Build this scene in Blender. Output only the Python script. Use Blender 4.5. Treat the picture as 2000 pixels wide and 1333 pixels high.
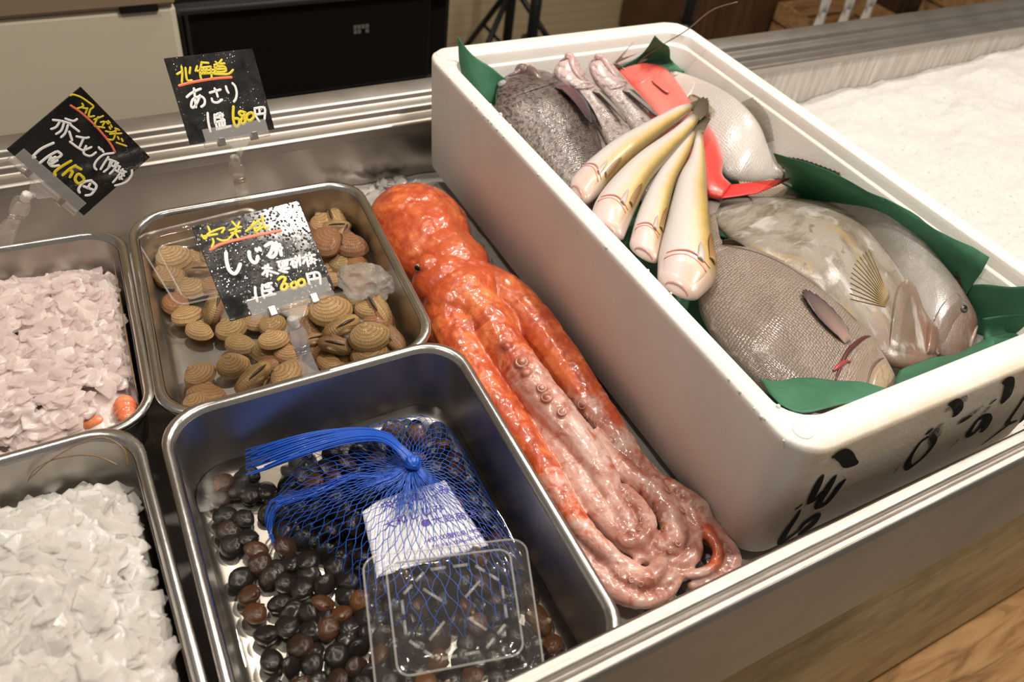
import bpy, bmesh, math, random
from mathutils import Vector, Matrix, Euler, noise
from math import sin, cos, pi, radians

for o in list(bpy.data.objects):
    bpy.data.objects.remove(o)
SC = bpy.context.scene
COL = SC.collection
RND = random.Random(7)

# ------------------------------------------------------------------ camera
cam_d = bpy.data.cameras.new('camera')
cam = bpy.data.objects.new('camera', cam_d)
COL.objects.link(cam)
CAM_E = Euler((0.80939617, -0.11184083, -0.49406789), 'XYZ')
CAM_T = Vector((-0.36953237, -0.18348302, 0.54759147))
CAM_F = 1607.347
cam.rotation_euler = CAM_E
cam.location = CAM_T
cam_d.sensor_width = 36.0
cam_d.lens = CAM_F / 2000 * 36
cam_d.clip_start = 0.02
cam_d.dof.use_dof = True
cam_d.dof.focus_distance = 0.68
cam_d.dof.aperture_fstop = 8.0
SC.camera = cam
CAM_R = CAM_E.to_matrix()

# ------------------------------------------------------------------ world, lamps, exposure
SC.view_settings.view_transform = 'Standard'
SC.view_settings.look = 'None'
SC.view_settings.gamma = 1
SC.view_settings.use_curve_mapping = False
SC.view_settings.exposure = 0.22
SC.cycles.transparent_max_bounces = 32
world = bpy.data.worlds.new('market_hall_air')
SC.world = world
world.use_nodes = True
world.node_tree.nodes['Background'].inputs[0].default_value = (1.0, 0.90, 0.81, 1)
world.node_tree.nodes['Background'].inputs[1].default_value = 0.17

def lamp(name, loc, target, size, power, color=(1, .9, .79), size_y=None, kind='AREA', spot=None, blend=.3):
    d = bpy.data.lights.new(name, kind)
    d.energy = power
    d.color = color
    if kind == 'AREA':
        d.shape = 'RECTANGLE' if size_y else 'DISK'
        d.size = size
        if size_y:
            d.size_y = size_y
    else:
        d.shadow_soft_size = size
        if kind == 'SPOT':
            d.spot_size = radians(spot)
            d.spot_blend = blend
    o = bpy.data.objects.new(name, d)
    COL.objects.link(o)
    o.location = loc
    o.rotation_euler = (Vector(target) - Vector(loc)).to_track_quat('-Z', 'Y').to_euler()
    return o

lamp('unseen_spot_lamp', (0.62, -0.15, 2.00), (0.12, 0.30, 0), 0.10, 23, (1, .915, .81))
lamp('unseen_spot_lamp', (1.05, 0.90, 1.80), (0.15, 0.30, 0), 0.10, 14, (1, .905, .80))
lamp('unseen_spot_lamp', (0.15, 1.05, 1.85), (-0.10, 0.30, 0), 0.10, 9, (1, .905, .80))
lamp('unseen_spot_lamp', (-0.75, 0.30, 1.90), (-0.25, 0.30, 0), 0.10, 8, (1, .905, .80))
lamp('unseen_spot_lamp', (0.25, -0.55, 2.20), (0.0, 0.30, 0), 0.10, 5, (1, .91, .80))
lamp('unseen_spot_lamp', (1.25, -1.1, 1.5), (0.98, 0.0, -0.35), 0.03, 40, (1, .88, .72), kind='SPOT', spot=42, blend=.25)  # added spot: its cone edge stands in for a person's shadow on the plywood

# ------------------------------------------------------------------ helpers
def unp(px, py, z=None, y=None, x=None):
    """point of the photograph on a real plane of the stall"""
    d = CAM_R @ Vector(((px - 1000) / CAM_F, -(py - 666.5) / CAM_F, -1))
    if z is not None:
        t = (z - CAM_T.z) / d.z
    elif y is not None:
        t = (y - CAM_T.y) / d.y
    else:
        t = (x - CAM_T.x) / d.x
    return CAM_T + d * t

def tag(o, label, cat, group=None, kind=None):
    o['label'] = label
    o['category'] = cat
    if group:
        o['group'] = group
    if kind:
        o['kind'] = kind
    return o

def root(name, loc, label, cat, group=None, kind=None):
    o = bpy.data.objects.new(name, None)
    COL.objects.link(o)
    o.empty_display_size = 0.02
    o.location = loc
    return tag(o, label, cat, group, kind)

def rloc(o):
    return o.location.copy() if o.parent is None else o.location + rloc(o.parent)

def mesh(name, V, F, m, parent=None, smooth=True, uv=None, attr=None, loc=None):
    """one mesh object from world coordinates (local when loc is given for a top-level thing)"""
    off = rloc(parent) if parent else (Vector(loc) if loc is not None else Vector((0, 0, 0)))
    me = bpy.data.meshes.new(name)
    me.from_pydata([tuple(Vector(v) - off) for v in V], [], F)
    me.validate()
    if uv:
        l = me.uv_layers.new(name='UVMap')
        for p in me.polygons:
            for li in p.loop_indices:
                l.data[li].uv = uv[me.loops[li].vertex_index]
    if attr:
        for k, vals in attr.items():
            a = me.attributes.new(k, 'FLOAT', 'POINT')
            for i, v in enumerate(vals):
                a.data[i].value = v
    bm = bmesh.new()
    bm.from_mesh(me)
    bmesh.ops.recalc_face_normals(bm, faces=bm.faces)
    bm.to_mesh(me)
    bm.free()
    if smooth:
        me.polygons.foreach_set('use_smooth', [True] * len(me.polygons))
    if m:
        me.materials.append(m)
    o = bpy.data.objects.new(name, me)
    COL.objects.link(o)
    if parent:
        o.parent = parent
    elif loc is not None:
        o.location = loc
    return o

def sharp(o, ang=35):
    o.data.set_sharp_from_angle(angle=radians(ang))
    return o

def mods(o, bevel=None, solid=None, sub=None, seg=2):
    if solid:
        s = o.modifiers.new('solid', 'SOLIDIFY')
        s.thickness = solid
        s.offset = 0
    if bevel:
        b = o.modifiers.new('bevel', 'BEVEL')
        b.width = bevel
        b.segments = seg
        b.limit_method = 'ANGLE'
    if sub:
        s = o.modifiers.new('sub', 'SUBSURF')
        s.levels = s.render_levels = sub
    return o

class G:
    """collects vertices and faces"""
    def __init__(s):
        s.V = []
        s.F = []
        s.U = []
    def add(s, V, F, U=None):
        n = len(s.V)
        s.V += [Vector(v) for v in V]
        s.F += [tuple(i + n for i in f) for f in F]
        if U:
            s.U += U
        return s
    def box(s, a, b, M=None):
        V = [Vector((x, y, z)) for x in (a[0], b[0]) for y in (a[1], b[1]) for z in (a[2], b[2])]
        if M:
            V = [M @ v for v in V]
        return s.add(V, [(0, 1, 3, 2), (4, 6, 7, 5), (0, 4, 5, 1), (2, 3, 7, 6), (0, 2, 6, 4), (1, 5, 7, 3)])
    def rings(s, R, cap=(True, True), close=True):
        n = len(R[0])
        V = [v for r in R for v in r]
        F = []
        for i in range(len(R) - 1):
            for j in range(n if close else n - 1):
                k = (j + 1) % n
                F.append((i * n + j, i * n + k, (i + 1) * n + k, (i + 1) * n + j))
        if cap[0]:
            F.append(tuple(range(n))[::-1])
        if cap[1]:
            F.append(tuple((len(R) - 1) * n + j for j in range(n)))
        return s.add(V, F)
    def tube(s, P, r, n=8, cap=True, flat=1.0, up=None):
        P = [Vector(p) for p in P]
        rad = r if isinstance(r, (list, tuple)) else [r] * len(P)
        R = []
        last = None
        for i, p in enumerate(P):
            t = (P[min(i + 1, len(P) - 1)] - P[max(i - 1, 0)])
            if t.length < 1e-9:
                t = Vector((0, 0, 1))
            t.normalize()
            if last is None:
                a = Vector(up) if up else (Vector((0, 0, 1)) if abs(t.z) < .9 else Vector((1, 0, 0)))
            else:
                a = last
            a = (a - t * a.dot(t)).normalized()
            last = a
            b = t.cross(a)
            R.append([p + (a * cos(2 * pi * k / n) * flat + b * sin(2 * pi * k / n)) * rad[i] for k in range(n)])
        return s.rings(R, (cap, cap))
    def ball(s, c, r, n=12, m=8, M=None):
        c = Vector(c)
        r = Vector(r) if not isinstance(r, (int, float)) else Vector((r, r, r))
        V = [Vector((0, 0, r.z))]
        for i in range(1, m):
            for j in range(n):
                a, b = pi * i / m, 2 * pi * j / n
                V.append(Vector((r.x * sin(a) * cos(b), r.y * sin(a) * sin(b), r.z * cos(a))))
        V.append(Vector((0, 0, -r.z)))
        if M:
            V = [M @ v for v in V]
        F = [(0, 1 + j, 1 + (j + 1) % n) for j in range(n)]
        for i in range(m - 2):
            for j in range(n):
                a = 1 + i * n
                F.append((a + j, a + n + j, a + n + (j + 1) % n, a + (j + 1) % n))
        e = len(V) - 1
        F += [(e, e - n + (j + 1) % n, e - n + j) for j in range(n)]
        return s.add([v + c for v in V], F)
    def obj(s, name, m, parent=None, smooth=True, loc=None, **k):
        return mesh(name, s.V, s.F, m, parent, smooth, uv=s.U or None, loc=loc, **k)

def crom(P, n):
    """Catmull-Rom resample of a polyline (any dimension vectors) to n points, even in arc length"""
    P = [Vector(p) for p in P]
    if len(P) == 2:
        return [P[0].lerp(P[1], i / (n - 1)) for i in range(n)]
    D = []
    m = 16
    for i in range(len(P) - 1):
        p0, p1, p2, p3 = P[max(i - 1, 0)], P[i], P[i + 1], P[min(i + 2, len(P) - 1)]
        for k in range(m):
            t = k / m
            D.append(.5 * ((2 * p1) + (p2 - p0) * t + (2 * p0 - 5 * p1 + 4 * p2 - p3) * t * t + (3 * p1 - p0 - 3 * p2 + p3) * t ** 3))
    D.append(P[-1])
    L = [0]
    for i in range(1, len(D)):
        L.append(L[-1] + (D[i] - D[i - 1]).length)
    out = []
    j = 0
    for i in range(n):
        s = L[-1] * i / (n - 1)
        while j < len(L) - 2 and L[j + 1] < s:
            j += 1
        d = L[j + 1] - L[j]
        out.append(D[j].lerp(D[j + 1], (s - L[j]) / d if d > 0 else 0))
    return out

def interp(T, x):
    """piecewise-linear table lookup"""
    if x <= T[0][0]:
        return T[0][1]
    for (a, va), (b, vb) in zip(T, T[1:]):
        if x <= b:
            return va + (vb - va) * (x - a) / (b - a)
    return T[-1][1]

def remesh(g, voxel, smooth_it, factor=.5):
    """one continuous skin over everything collected in g"""
    src = g.obj('remesh_source', None)
    rm = src.modifiers.new('r', 'REMESH')
    rm.mode = 'VOXEL'
    rm.voxel_size = voxel
    sm = src.modifiers.new('s', 'SMOOTH')
    sm.factor = factor
    sm.iterations = smooth_it
    dg = bpy.context.evaluated_depsgraph_get()
    me = bpy.data.meshes.new_from_object(src.evaluated_get(dg))
    V = [v.co.copy() for v in me.vertices]
    F = [tuple(p.vertices) for p in me.polygons]
    bpy.data.objects.remove(src)
    return V, F

# ------------------------------------------------------------------ materials
class N:
    def __init__(s, name):
        s.m = bpy.data.materials.new(name)
        s.m.use_nodes = True
        s.t = s.m.node_tree
        s.b = s.t.nodes['Principled BSDF']
        s.out = s.t.nodes['Material Output']
    def n(s, typ, ins=None, **kw):
        nd = s.t.nodes.new(typ)
        for k, v in kw.items():
            setattr(nd, k, v)
        for k, v in (ins or {}).items():
            s.set(nd, k, v)
        return nd
    def set(s, nd, k, v):
        i = nd.inputs[k]
        if isinstance(v, bpy.types.NodeSocket):
            s.t.links.new(v, i)
        elif isinstance(v, bpy.types.Node):
            s.t.links.new(v.outputs[0], i)
        else:
            i.default_value = (tuple(v) + (1,)) if isinstance(v, tuple) and len(v) == 3 and i.type == 'RGBA' else v
    def p(s, **kw):
        for k, v in kw.items():
            s.set(s.b, k.replace('_', ' '), v)
        return s
    def coord(s, which='Object', scale=(1, 1, 1)):
        tc = s.n('ShaderNodeTexCoord')
        mp = s.n('ShaderNodeMapping', {'Vector': tc.outputs[which], 'Scale': scale})
        return mp.outputs[0]
    def noise(s, vec, scale, detail=4, rough=.55, dist=0):
        return s.n('ShaderNodeTexNoise', {'Vector': vec, 'Scale': scale, 'Detail': detail, 'Roughness': rough, 'Distortion': dist}).outputs[0]
    def ramp(s, fac, stops, interp='LINEAR'):
        r = s.n('ShaderNodeValToRGB', {'Fac': fac})
        r.color_ramp.interpolation = interp
        e = r.color_ramp.elements
        while len(e) < len(stops):
            e.new(.5)
        for el, (p_, c) in zip(e, stops):
            el.position = p_
            el.color = (tuple(c) + (1,)) if isinstance(c, tuple) else (c, c, c, 1)
        return r.outputs[0]
    def mix(s, f, a, b, mode='MIX'):
        x = s.n('ShaderNodeMix', data_type='RGBA', blend_type=mode)
        s.set(x, 0, f)
        s.set(x, 6, a)
        s.set(x, 7, b)
        return x.outputs[2]
    def math(s, op, a, b=0.0, c=0.0):
        x = s.n('ShaderNodeMath', operation=op)
        s.set(x, 0, a)
        s.set(x, 1, b)
        s.set(x, 2, c)
        return x.outputs[0]
    def bump(s, h, strength=.3, dist=.002, prev=None):
        b = s.n('ShaderNodeBump', {'Height': h, 'Strength': strength, 'Distance': dist})
        if prev:
            s.set(b, 'Normal', prev)
        s.set(s.b, 'Normal', b.outputs[0])
        cb = s.n('ShaderNodeBump', {'Height': h, 'Strength': strength * .3, 'Distance': dist})
        if getattr(s, 'cn', None):
            s.set(cb, 'Normal', s.cn)
        s.cn = cb.outputs[0]
        s.set(s.b, 'Coat Normal', s.cn)
        return b.outputs[0]
    def attr(s, name):
        return s.n('ShaderNodeAttribute', attribute_name=name).outputs['Fac']
    def rnd(s):
        return s.n('ShaderNodeObjectInfo').outputs['Random']

def plain(name, col, rough=.5, metal=0.0, **kw):
    x = N(name)
    x.p(Base_Color=col, Roughness=rough, Metallic=metal, **kw)
    return x.m

def steel(name, col=(.60, .575, .54), rough=.24, stretch=(30, 2, 2), bump=.05, grime=.5):
    x = N(name)
    v = x.coord('Object', stretch)
    n1 = x.noise(v, 14, 5)
    v2 = x.coord('Object')
    n2 = x.noise(v2, 9, 6, .65)
    x.p(Metallic=1.0, Roughness=x.math('MULTIPLY_ADD', n2, .22, rough - .11))
    x.p(Base_Color=x.ramp(n2, [(.3, tuple(c * (1 - .25 * grime) for c in col)), (.7, col)]))
    x.bump(n1, bump, .001)
    return x.m

M = {}
M['counter_steel'] = steel('brushed_counter_steel', (.46, .425, .385), .42, (1.5, 40, 40), .06)
M['tray_steel'] = steel('satin_tray_steel', (.54, .51, .465), .35, (6, 6, 6), .03)
x = N('brushed_rim_steel')
n1 = x.noise(x.coord('Object', (.5, 160, 160)), 14, 4)
n2 = x.noise(x.coord('Object'), 9, 6, .65)
x.p(Metallic=1.0, Base_Color=x.ramp(n2, [(.3, (.48, .45, .41)), (.7, (.60, .565, .525))]), Roughness=x.math('MULTIPLY_ADD', n1, .25, .36), Anisotropic=.85, Anisotropic_Rotation=0.0)
tg_ = x.n('ShaderNodeTangent', direction_type='UV_MAP')
x.set(x.b, 'Tangent', tg_.outputs[0])
x.bump(n1, .28, .001)
M['rim_steel'] = x.m
M['black_plastic'] = plain('black_plastic', (.012, .011, .010), .35)
M['dark_metal'] = plain('dark_metal', (.02, .02, .02), .45, .6)

def thin_clear(name, tint=(.97, .97, .97), rough=.03, haze=0.0, ior=1.5, noise_bump=0.0, bscale=60):
    """thin clear plastic or a water skin: see-through with Fresnel gloss"""
    x = N(name)
    x.t.nodes.remove(x.b)
    tr = x.n('ShaderNodeBsdfTransparent', {'Color': tint})
    gl = x.n('ShaderNodeBsdfGlossy', {'Color': (1, 1, 1), 'Roughness': rough})
    bf = x.n('ShaderNodeNewGeometry').outputs['Backfacing']
    fr = x.n('ShaderNodeFresnel', {'IOR': x.math('MULTIPLY_ADD', bf, 1 / ior - ior, ior)})
    if noise_bump:
        nz = x.noise(x.coord('Object'), bscale, 3)
        b = x.n('ShaderNodeBump', {'Height': nz, 'Strength': noise_bump, 'Distance': .002})
        x.set(gl, 'Normal', b.outputs[0])
        x.set(fr, 'Normal', b.outputs[0])
    base = tr
    if haze:
        df = x.n('ShaderNodeBsdfDiffuse', {'Color': (.85, .83, .8)})
        mh = x.n('ShaderNodeMixShader', {'Fac': haze})
        x.t.links.new(tr.outputs[0], mh.inputs[1])
        x.t.links.new(df.outputs[0], mh.inputs[2])
        base = mh
    ms = x.n('ShaderNodeMixShader', {'Fac': fr.outputs[0]})
    x.t.links.new(base.outputs[0], ms.inputs[1])
    x.t.links.new(gl.outputs[0], ms.inputs[2])
    x.t.links.new(ms.outputs[0], x.out.inputs[0])
    return x.m

M['clear_plastic'] = thin_clear('clear_plastic', (.985, .985, .98), .05, .028, 1.5, .45, 45)
M['clip_plastic'] = thin_clear('clear_clip_plastic', (.985, .98, .97), .08, .16, 1.5)
M['water'] = thin_clear('tray_water', (.96, .95, .93), .02, 0, 1.33, .1, 25)
# ------------------------------------------------------------------ the room
def structure(o):
    o['kind'] = 'structure'
    return o

FLOOR_Z = -0.80
x = N('concrete_floor')
n_ = x.noise(x.coord('Object'), 3, 6)
x.p(Base_Color=x.ramp(n_, [(.3, (.26, .22, .175)), (.7, (.36, .305, .245))]), Roughness=.5)
structure(G().box((-3.5, -3.0, FLOOR_Z - .05), (5.5, 3.0, FLOOR_Z)).obj('floor', x.m, smooth=False))

x = N('cream_siding')
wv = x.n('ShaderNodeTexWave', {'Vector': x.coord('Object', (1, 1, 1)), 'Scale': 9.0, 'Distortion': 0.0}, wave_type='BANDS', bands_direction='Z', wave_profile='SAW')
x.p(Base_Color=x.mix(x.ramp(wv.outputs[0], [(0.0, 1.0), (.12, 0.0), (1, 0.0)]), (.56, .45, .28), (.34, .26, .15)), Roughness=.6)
x.bump(wv.outputs[0], .6, .01)
structure(G().box((-3.5, 2.45, FLOOR_Z), (5.5, 2.55, 2.6)).obj('wall_back', x.m, smooth=False))

# ------------------------------------------------------------------ the refrigerated display counter
FR = 0.09      # height of the front rim above the ice bed
WX0, WX1 = -0.72, 1.55
case = root('display_counter', (0.4, 0.3, FLOOR_Z), 'stainless steel fish counter with stepped rims around a sunken ice bed', 'display counter')

def extr(profile, x0, x1, name, m, parent, closed=True):
    g = G()
    ys = [x0 + (x1 - x0) * i / 12 for i in range(13)]
    g.rings([[Vector((xx, p[0], p[1])) for p in profile] for xx in ys])
    g.U = [(xx * 2, k / len(profile)) for xx in ys for k in range(len(profile))]
    return sharp(mods(g.obj(name, m, parent), bevel=.0012), 30)

extr([(-.0440, FR - .0055), (-.0245, FR - .0055), (-.0245, FR - .004), (-.0262, FR), (-.0350, FR), (-.0362, FR - .003), (-.0385, FR - .003), (-.0400, FR),
      (-.0455, FR), (-.0480, FR - .004), (-.0480, -.056), (-.0465, -.060), (-.0440, -.056)],
     WX0, WX1, 'front_rim', M['rim_steel'], case)
x = N('frosted_well_wall')
n_ = x.noise(x.coord('Object', (30, 1, 3)), 5, 5)
gx = x.n('ShaderNodeSeparateXYZ', {'Vector': x.n('ShaderNodeTexCoord').outputs['Object']}).outputs[0]
frost = x.ramp(x.math('MULTIPLY_ADD', gx, .9, x.math('MULTIPLY', n_, .25)), [(.12, 0.0), (.30, 1.0)])
x.p(Metallic=x.math('MULTIPLY_ADD', frost, -.8, .95), Base_Color=x.mix(frost, (.50, .455, .405), x.ramp(n_, [(.35, (.46, .42, .37)), (.7, (.70, .66, .61))])), Roughness=x.math('MULTIPLY_ADD', frost, .25, .26))
x.bump(n_, .06, .002)
extr([(.645, -.075), (.645, .030), (.665, .030), (.665, -.075)], WX0, WX1, 'well_wall', x.m, case)
extr([(.6405, .030), (.6395, .0415), (.6425, .0440), (.6605, .0440), (.6630, .0510), (.6660, .0520), (.6785, .0520), (.6815, .0585), (.6840, .0595),
      (.7120, .0595), (.7140, .0560), (.7140, -.06), (.7100, -.06), (.7100, .0300)], WX0, WX1, 'back_rim', M['counter_steel'], case)
G().box((WX0, -.0438, -.075), (WX1, .66, -.060)).obj('well_floor', M['counter_steel'], case, smooth=False)
G().box((WX0, .02, FLOOR_Z), (WX1, .70, -.080)).obj('cabinet', plain('counter_carcass', (.10, .085, .07), .6), case, smooth=False)

# dirty plywood front under the steel apron, with a timber step at its foot
x = N('stained_plywood')
v = x.coord('Object', (1.2, 1, 5))
n1 = x.noise(v, 5, 7, .62, .6)
n2 = x.noise(x.coord('Object'), 7, 6, .7)
c = x.ramp(n1, [(.3, (.34, .23, .10)), (.55, (.47, .34, .17)), (.8, (.55, .42, .24))])
c = x.mix(x.ramp(n2, [(.48, 0.0), (.72, .8)]), c, (.16, .125, .06))
x.p(Base_Color=c, Roughness=.65)
x.bump(n1, .1, .002)
ply = G().box((WX0, -.020, FLOOR_Z + .12), (WX1, .02, -.062)).obj('plywood_front', x.m, case, smooth=False)
ply['label'] = 'stained plywood front panel'
x = N('varnished_timber')
v = x.coord('Object', (1, 7, 7))
n1 = x.noise(v, 6, 6, .6, 1.2)
x.p(Base_Color=x.ramp(n1, [(.3, (.20, .095, .030)), (.5, (.46, .26, .11)), (.75, (.58, .36, .17))]), Roughness=.45)
M['timber'] = x.m
stp = root('timber_step', (.9, -.12, FLOOR_Z), 'low varnished timber step along the foot of the plywood front', 'step')
mods(G().box((.15, -.26, FLOOR_Z + .14), (WX1, -.021, FLOOR_Z + .165)).obj('tread', M['timber'], stp, smooth=False), bevel=.004)
mods(G().box((.15, -.24, FLOOR_Z), (WX1, -.215, FLOOR_Z + .14)).obj('riser', M['timber'], stp, smooth=False), bevel=.003)

# ------------------------------------------------------------------ behind the counter
x = N('cream_enamel')
n_ = x.noise(x.coord('Object'), 2.5, 4)
x.p(Base_Color=x.ramp(n_, [(.3, (.72, .65, .50)), (.7, (.78, .70, .55))]), Roughness=.45)
fr = root('chest_freezer', (-.75, 1.30, FLOOR_Z), 'cream enamelled freezer cabinet behind the counter with a brown top edge', 'freezer')
e1 = unp(335, 0, y=1.05).x
mods(G().box((-1.6, 1.05, FLOOR_Z + .05), (e1 + .004, 1.75, .038)).obj('body', x.m, fr, smooth=False), bevel=.008)
mods(G().box((-1.6, 1.045, .038), (e1 + .004, 1.75, .085)).obj('lid', plain('brown_lid', (.30, .22, .15), .5), fr, smooth=False), bevel=.006)
mods(G().box((-1.55, 1.08, FLOOR_Z), (e1 - .03, 1.7, FLOOR_Z + .05)).obj('plinth', M['black_plastic'], fr, smooth=False), bevel=.004)
a, b = unp(232, 18, y=1.049), unp(306, 0, y=1.049)
pl = mods(G().box((a.x, 1.0455, a.z - .006), (b.x, 1.0498, a.z + .010)).obj('badge', M['black_plastic'], fr, smooth=False), bevel=.001)

x = N('black_lacquer')
x.p(Base_Color=(.010, .009, .008), Roughness=.22)
bk = root('black_refrigerator', (.05, 1.35, FLOOR_Z), 'low black refrigerator with a recessed door standing beside the cream freezer', 'refrigerator')
xr = unp(888, 70, y=1.1).x
mods(G().box((e1 + .010, 1.12, FLOOR_Z + .04), (xr, 1.7, .30)).obj('body', x.m, bk, smooth=False), bevel=.01)
dr = G()
z0, z1 = -.155, .005
dr.box((e1 + .022, 1.105, z0), (xr - .045, 1.121, z1))
mods(dr.obj('door', x.m, bk, smooth=False), bevel=.005)
dx0, dx1 = e1 + .022, xr - .045
g = G()
for (zz, h) in ((z1 - .004, .010), (z0 - .014, .012)):
    g.box((dx0 - .01, 1.095, zz), (dx1 + .04, 1.121, zz + h))
mods(g.obj('trim_strip', plain('dull_black_trim', (.03, .028, .026), .3), bk, smooth=False), bevel=.003)
mods(G().box((e1 + .02, 1.10, FLOOR_Z), (xr - .01, 1.65, FLOOR_Z + .04)).obj('plinth', M['black_plastic'], bk, smooth=False), bevel=.004)
a = unp(705, 57, y=1.104)
lg = G()
for dx in (-.010, -.003, .004, .011):
    for dz in (-.004, .004):
        if (dx + dz) != 0:
            lg.box((a.x + dx - .0028, 1.1035, a.z + dz - .003), (a.x + dx + .0028, 1.1051, a.z + dz + .003))
lg.obj('emblem', plain('grey_emblem', (.16, .15, .14), .5), bk, smooth=False)

# black folding stands, timber crates and white carrier bags further back
def stand(cx, cy, h, lab, spread=.32, rot=0):
    r = root('folding_stand', (cx, cy, FLOOR_Z), lab, 'stand', 'black folding stands by the back wall')
    G().tube([(cx, cy, FLOOR_Z + .12), (cx, cy, FLOOR_Z + h)], .016, 10).obj('post', M['dark_metal'], r)
    G().tube([(cx, cy, FLOOR_Z + h * .52), (cx, cy, FLOOR_Z + h * .60)], .030, 12).obj('collar', M['black_plastic'], r)
    for k in range(3):
        a = rot + 2 * pi * k / 3
        f = Vector((cx + spread * cos(a), cy + spread * sin(a), FLOOR_Z + .012))
        l = G().tube([(cx, cy, FLOOR_Z + h * .56), f], .010, 8).obj('leg', M['dark_metal'], r)
        G().ball(f, (.020, .020, .014), 10, 6).obj('rubber_foot', M['black_plastic'], l)
        mid = Vector((cx, cy, FLOOR_Z + h * .56)).lerp(f, .55)
        G().tube([(cx, cy, FLOOR_Z + .16), mid], .006, 6).obj('brace', M['dark_metal'], r)
    return r
stand(.86, 1.75, .62, 'black folding tripod stand nearest to the black refrigerator', .34, .4)
stand(1.42, 1.75, .60, 'black folding tripod stand in the middle of the three by the siding', .34, 1.1)
stand(1.00, 2.12, .66, 'black folding tripod stand standing furthest back against the siding', .30, 1.6)

def crate(x0, y0, x1, y1, z0, z1, lab):
    r = root('timber_crate', ((x0 + x1) / 2, (y0 + y1) / 2, z0), lab, 'crate', 'timber crates behind the counter')
    n = 4
    for k in range(n):
        h = (z1 - z0) / n
        a, b = z0 + k * h + .006, z0 + (k + 1) * h - .006
        g = G().box((x0, y0, a), (x1, y0 + .012, b)).box((x0, y1 - .012, a), (x1, y1, b))
        g.box((x0, y0 + .012, a), (x0 + .012, y1 - .012, b)).box((x1 - .012, y0 + .012, a), (x1, y1 - .012, b))
        g.obj('slat', M['timber'], r, smooth=False)
    for (xx, yy) in ((x0 + .013, y0 + .013), (x1 - .041, y0 + .013), (x0 + .013, y1 - .041), (x1 - .041, y1 - .041)):
        G().box((xx, yy, z0), (xx + .028, yy + .028, z1)).obj('corner_post', M['timber'], r, smooth=False)
    G().box((x0 + .012, y0 + .012, z0), (x1 - .012, y1 - .012, z0 + .012)).obj('bottom', M['timber'], r, smooth=False)
    return r
crate(2.02, 1.66, 2.42, 1.95, FLOOR_Z, FLOOR_Z + .30, 'timber crate at the left behind the white carrier bags')
crate(2.62, 1.35, 3.10, 1.80, FLOOR_Z, FLOOR_Z + .42, 'timber crate at the far right behind the steel back rim')
x = N('dark_brown_boards')
n_ = x.noise(x.coord('Object', (6, 1, 1)), 4, 5)
x.p(Base_Color=x.ramp(n_, [(.3, (.05, .025, .012)), (.7, (.15, .075, .03))]), Roughness=.5)
cb = root('wooden_cupboard', (2.35, 2.2, FLOOR_Z), 'dark brown wooden cupboard against the cream siding', 'cupboard')
mods(G().box((1.70, 2.0, FLOOR_Z + .05), (3.4, 2.44, .4)).obj('carcass', x.m, cb, smooth=False), bevel=.006)
for k in range(3):
    d = mods(G().box((1.72 + .56 * k, 1.985, FLOOR_Z + .08), (2.26 + .56 * k, 2.001, .38)).obj('door', x.m, cb, smooth=False), bevel=.004)
    G().tube([(2.22 + .56 * k, 1.965, -.35), (2.22 + .56 * k, 1.965, -.2)], .007, 8).obj('handle', M['dark_metal'], d)
mods(G().box((1.74, 2.03, FLOOR_Z), (3.36, 2.4, FLOOR_Z + .05)).obj('plinth', M['black_plastic'], cb, smooth=False), bevel=.004)

x = N('white_film')
x.p(Base_Color=(.72, .68, .62), Roughness=.4, Subsurface_Weight=.2, Subsurface_Scale=1.0, Subsurface_Radius=(.02, .02, .02))
M['film'] = x.m
def carrier(c, w, h, lab, col=None):
    r = root('carrier_bag', c, lab, 'bag', 'carrier bags behind the counter')
    R = []
    for i in range(12):
        t = i / 11
        ww = w * (1 - .72 * t ** 1.4)
        R.append([Vector(c) + Vector((ww * cos(a) * (1 + .12 * sin(3 * a + 5 * t)), ww * .55 * sin(a) * (1 + .15 * cos(4 * a)), h * t)) for a in [2 * pi * k / 28 for k in range(28)]])
    G().rings(R, (True, False)).obj('sack', col or M['film'], r)
    for s in (-1, 1):
        G().tube(crom([Vector(c) + Vector((s * w * .22, 0, h * .96)), Vector(c) + Vector((s * w * .30, .01, h * 1.3)), Vector(c) + Vector((s * w * .1, .01, h * 1.42)), Vector(c) + Vector((s * w * .04, 0, h * .98))], 14), .006, 6).obj('handle', col or M['film'], r)
for i, (px, lab) in enumerate(((1555, 'white carrier bag at the left of the row standing behind the counter'), (1600, 'white carrier bag in the middle of the row standing behind the counter'), (1640, 'white carrier bag at the right of the row standing behind the counter'))):
    q = unp(px, 52, y=1.60)
    crate_top = FLOOR_Z + .36
    carrier((q.x, 1.52 + 0, FLOOR_Z), .052, .46 + FR * 0, lab)
# ------------------------------------------------------------------ ice beds
def ice_mat(name, col, sss=.35, rough=.3, scale=40, strength=.5, tr=0.0, rad=.012, coat=.2):
    x = N(name)
    v = x.coord('Object')
    n1 = x.noise(v, scale, 5, .6)
    x.p(Base_Color=x.ramp(n1, [(.25, tuple(c * .93 for c in col)), (.65, col)]), Roughness=rough, Subsurface_Weight=sss, Subsurface_Scale=1.0,
        Subsurface_Radius=(rad, rad * .96, rad * .92), Coat_Weight=coat, Coat_Roughness=.15, Transmission_Weight=tr, IOR=1.31)
    x.bump(n1, strength, .003)
    return x.m
M['crushed_ice'] = ice_mat('fine_crushed_ice', (.68, .662, .64), .6, .4, 220, .6, 0, .003)
M['clear_ice'] = ice_mat('wet_grey_ice', (.62, .58, .54), .4, .12, 70, .5, .35, .004)
M['flake_ice'] = ice_mat('flaked_ice', (.72, .695, .66), .8, .25, 60, .14, .12, .007, .15)
M['pink_ice'] = ice_mat('flaked_ice_rosy', (.76, .655, .62), .8, .25, 60, .14, .12, .007, .15)

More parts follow.
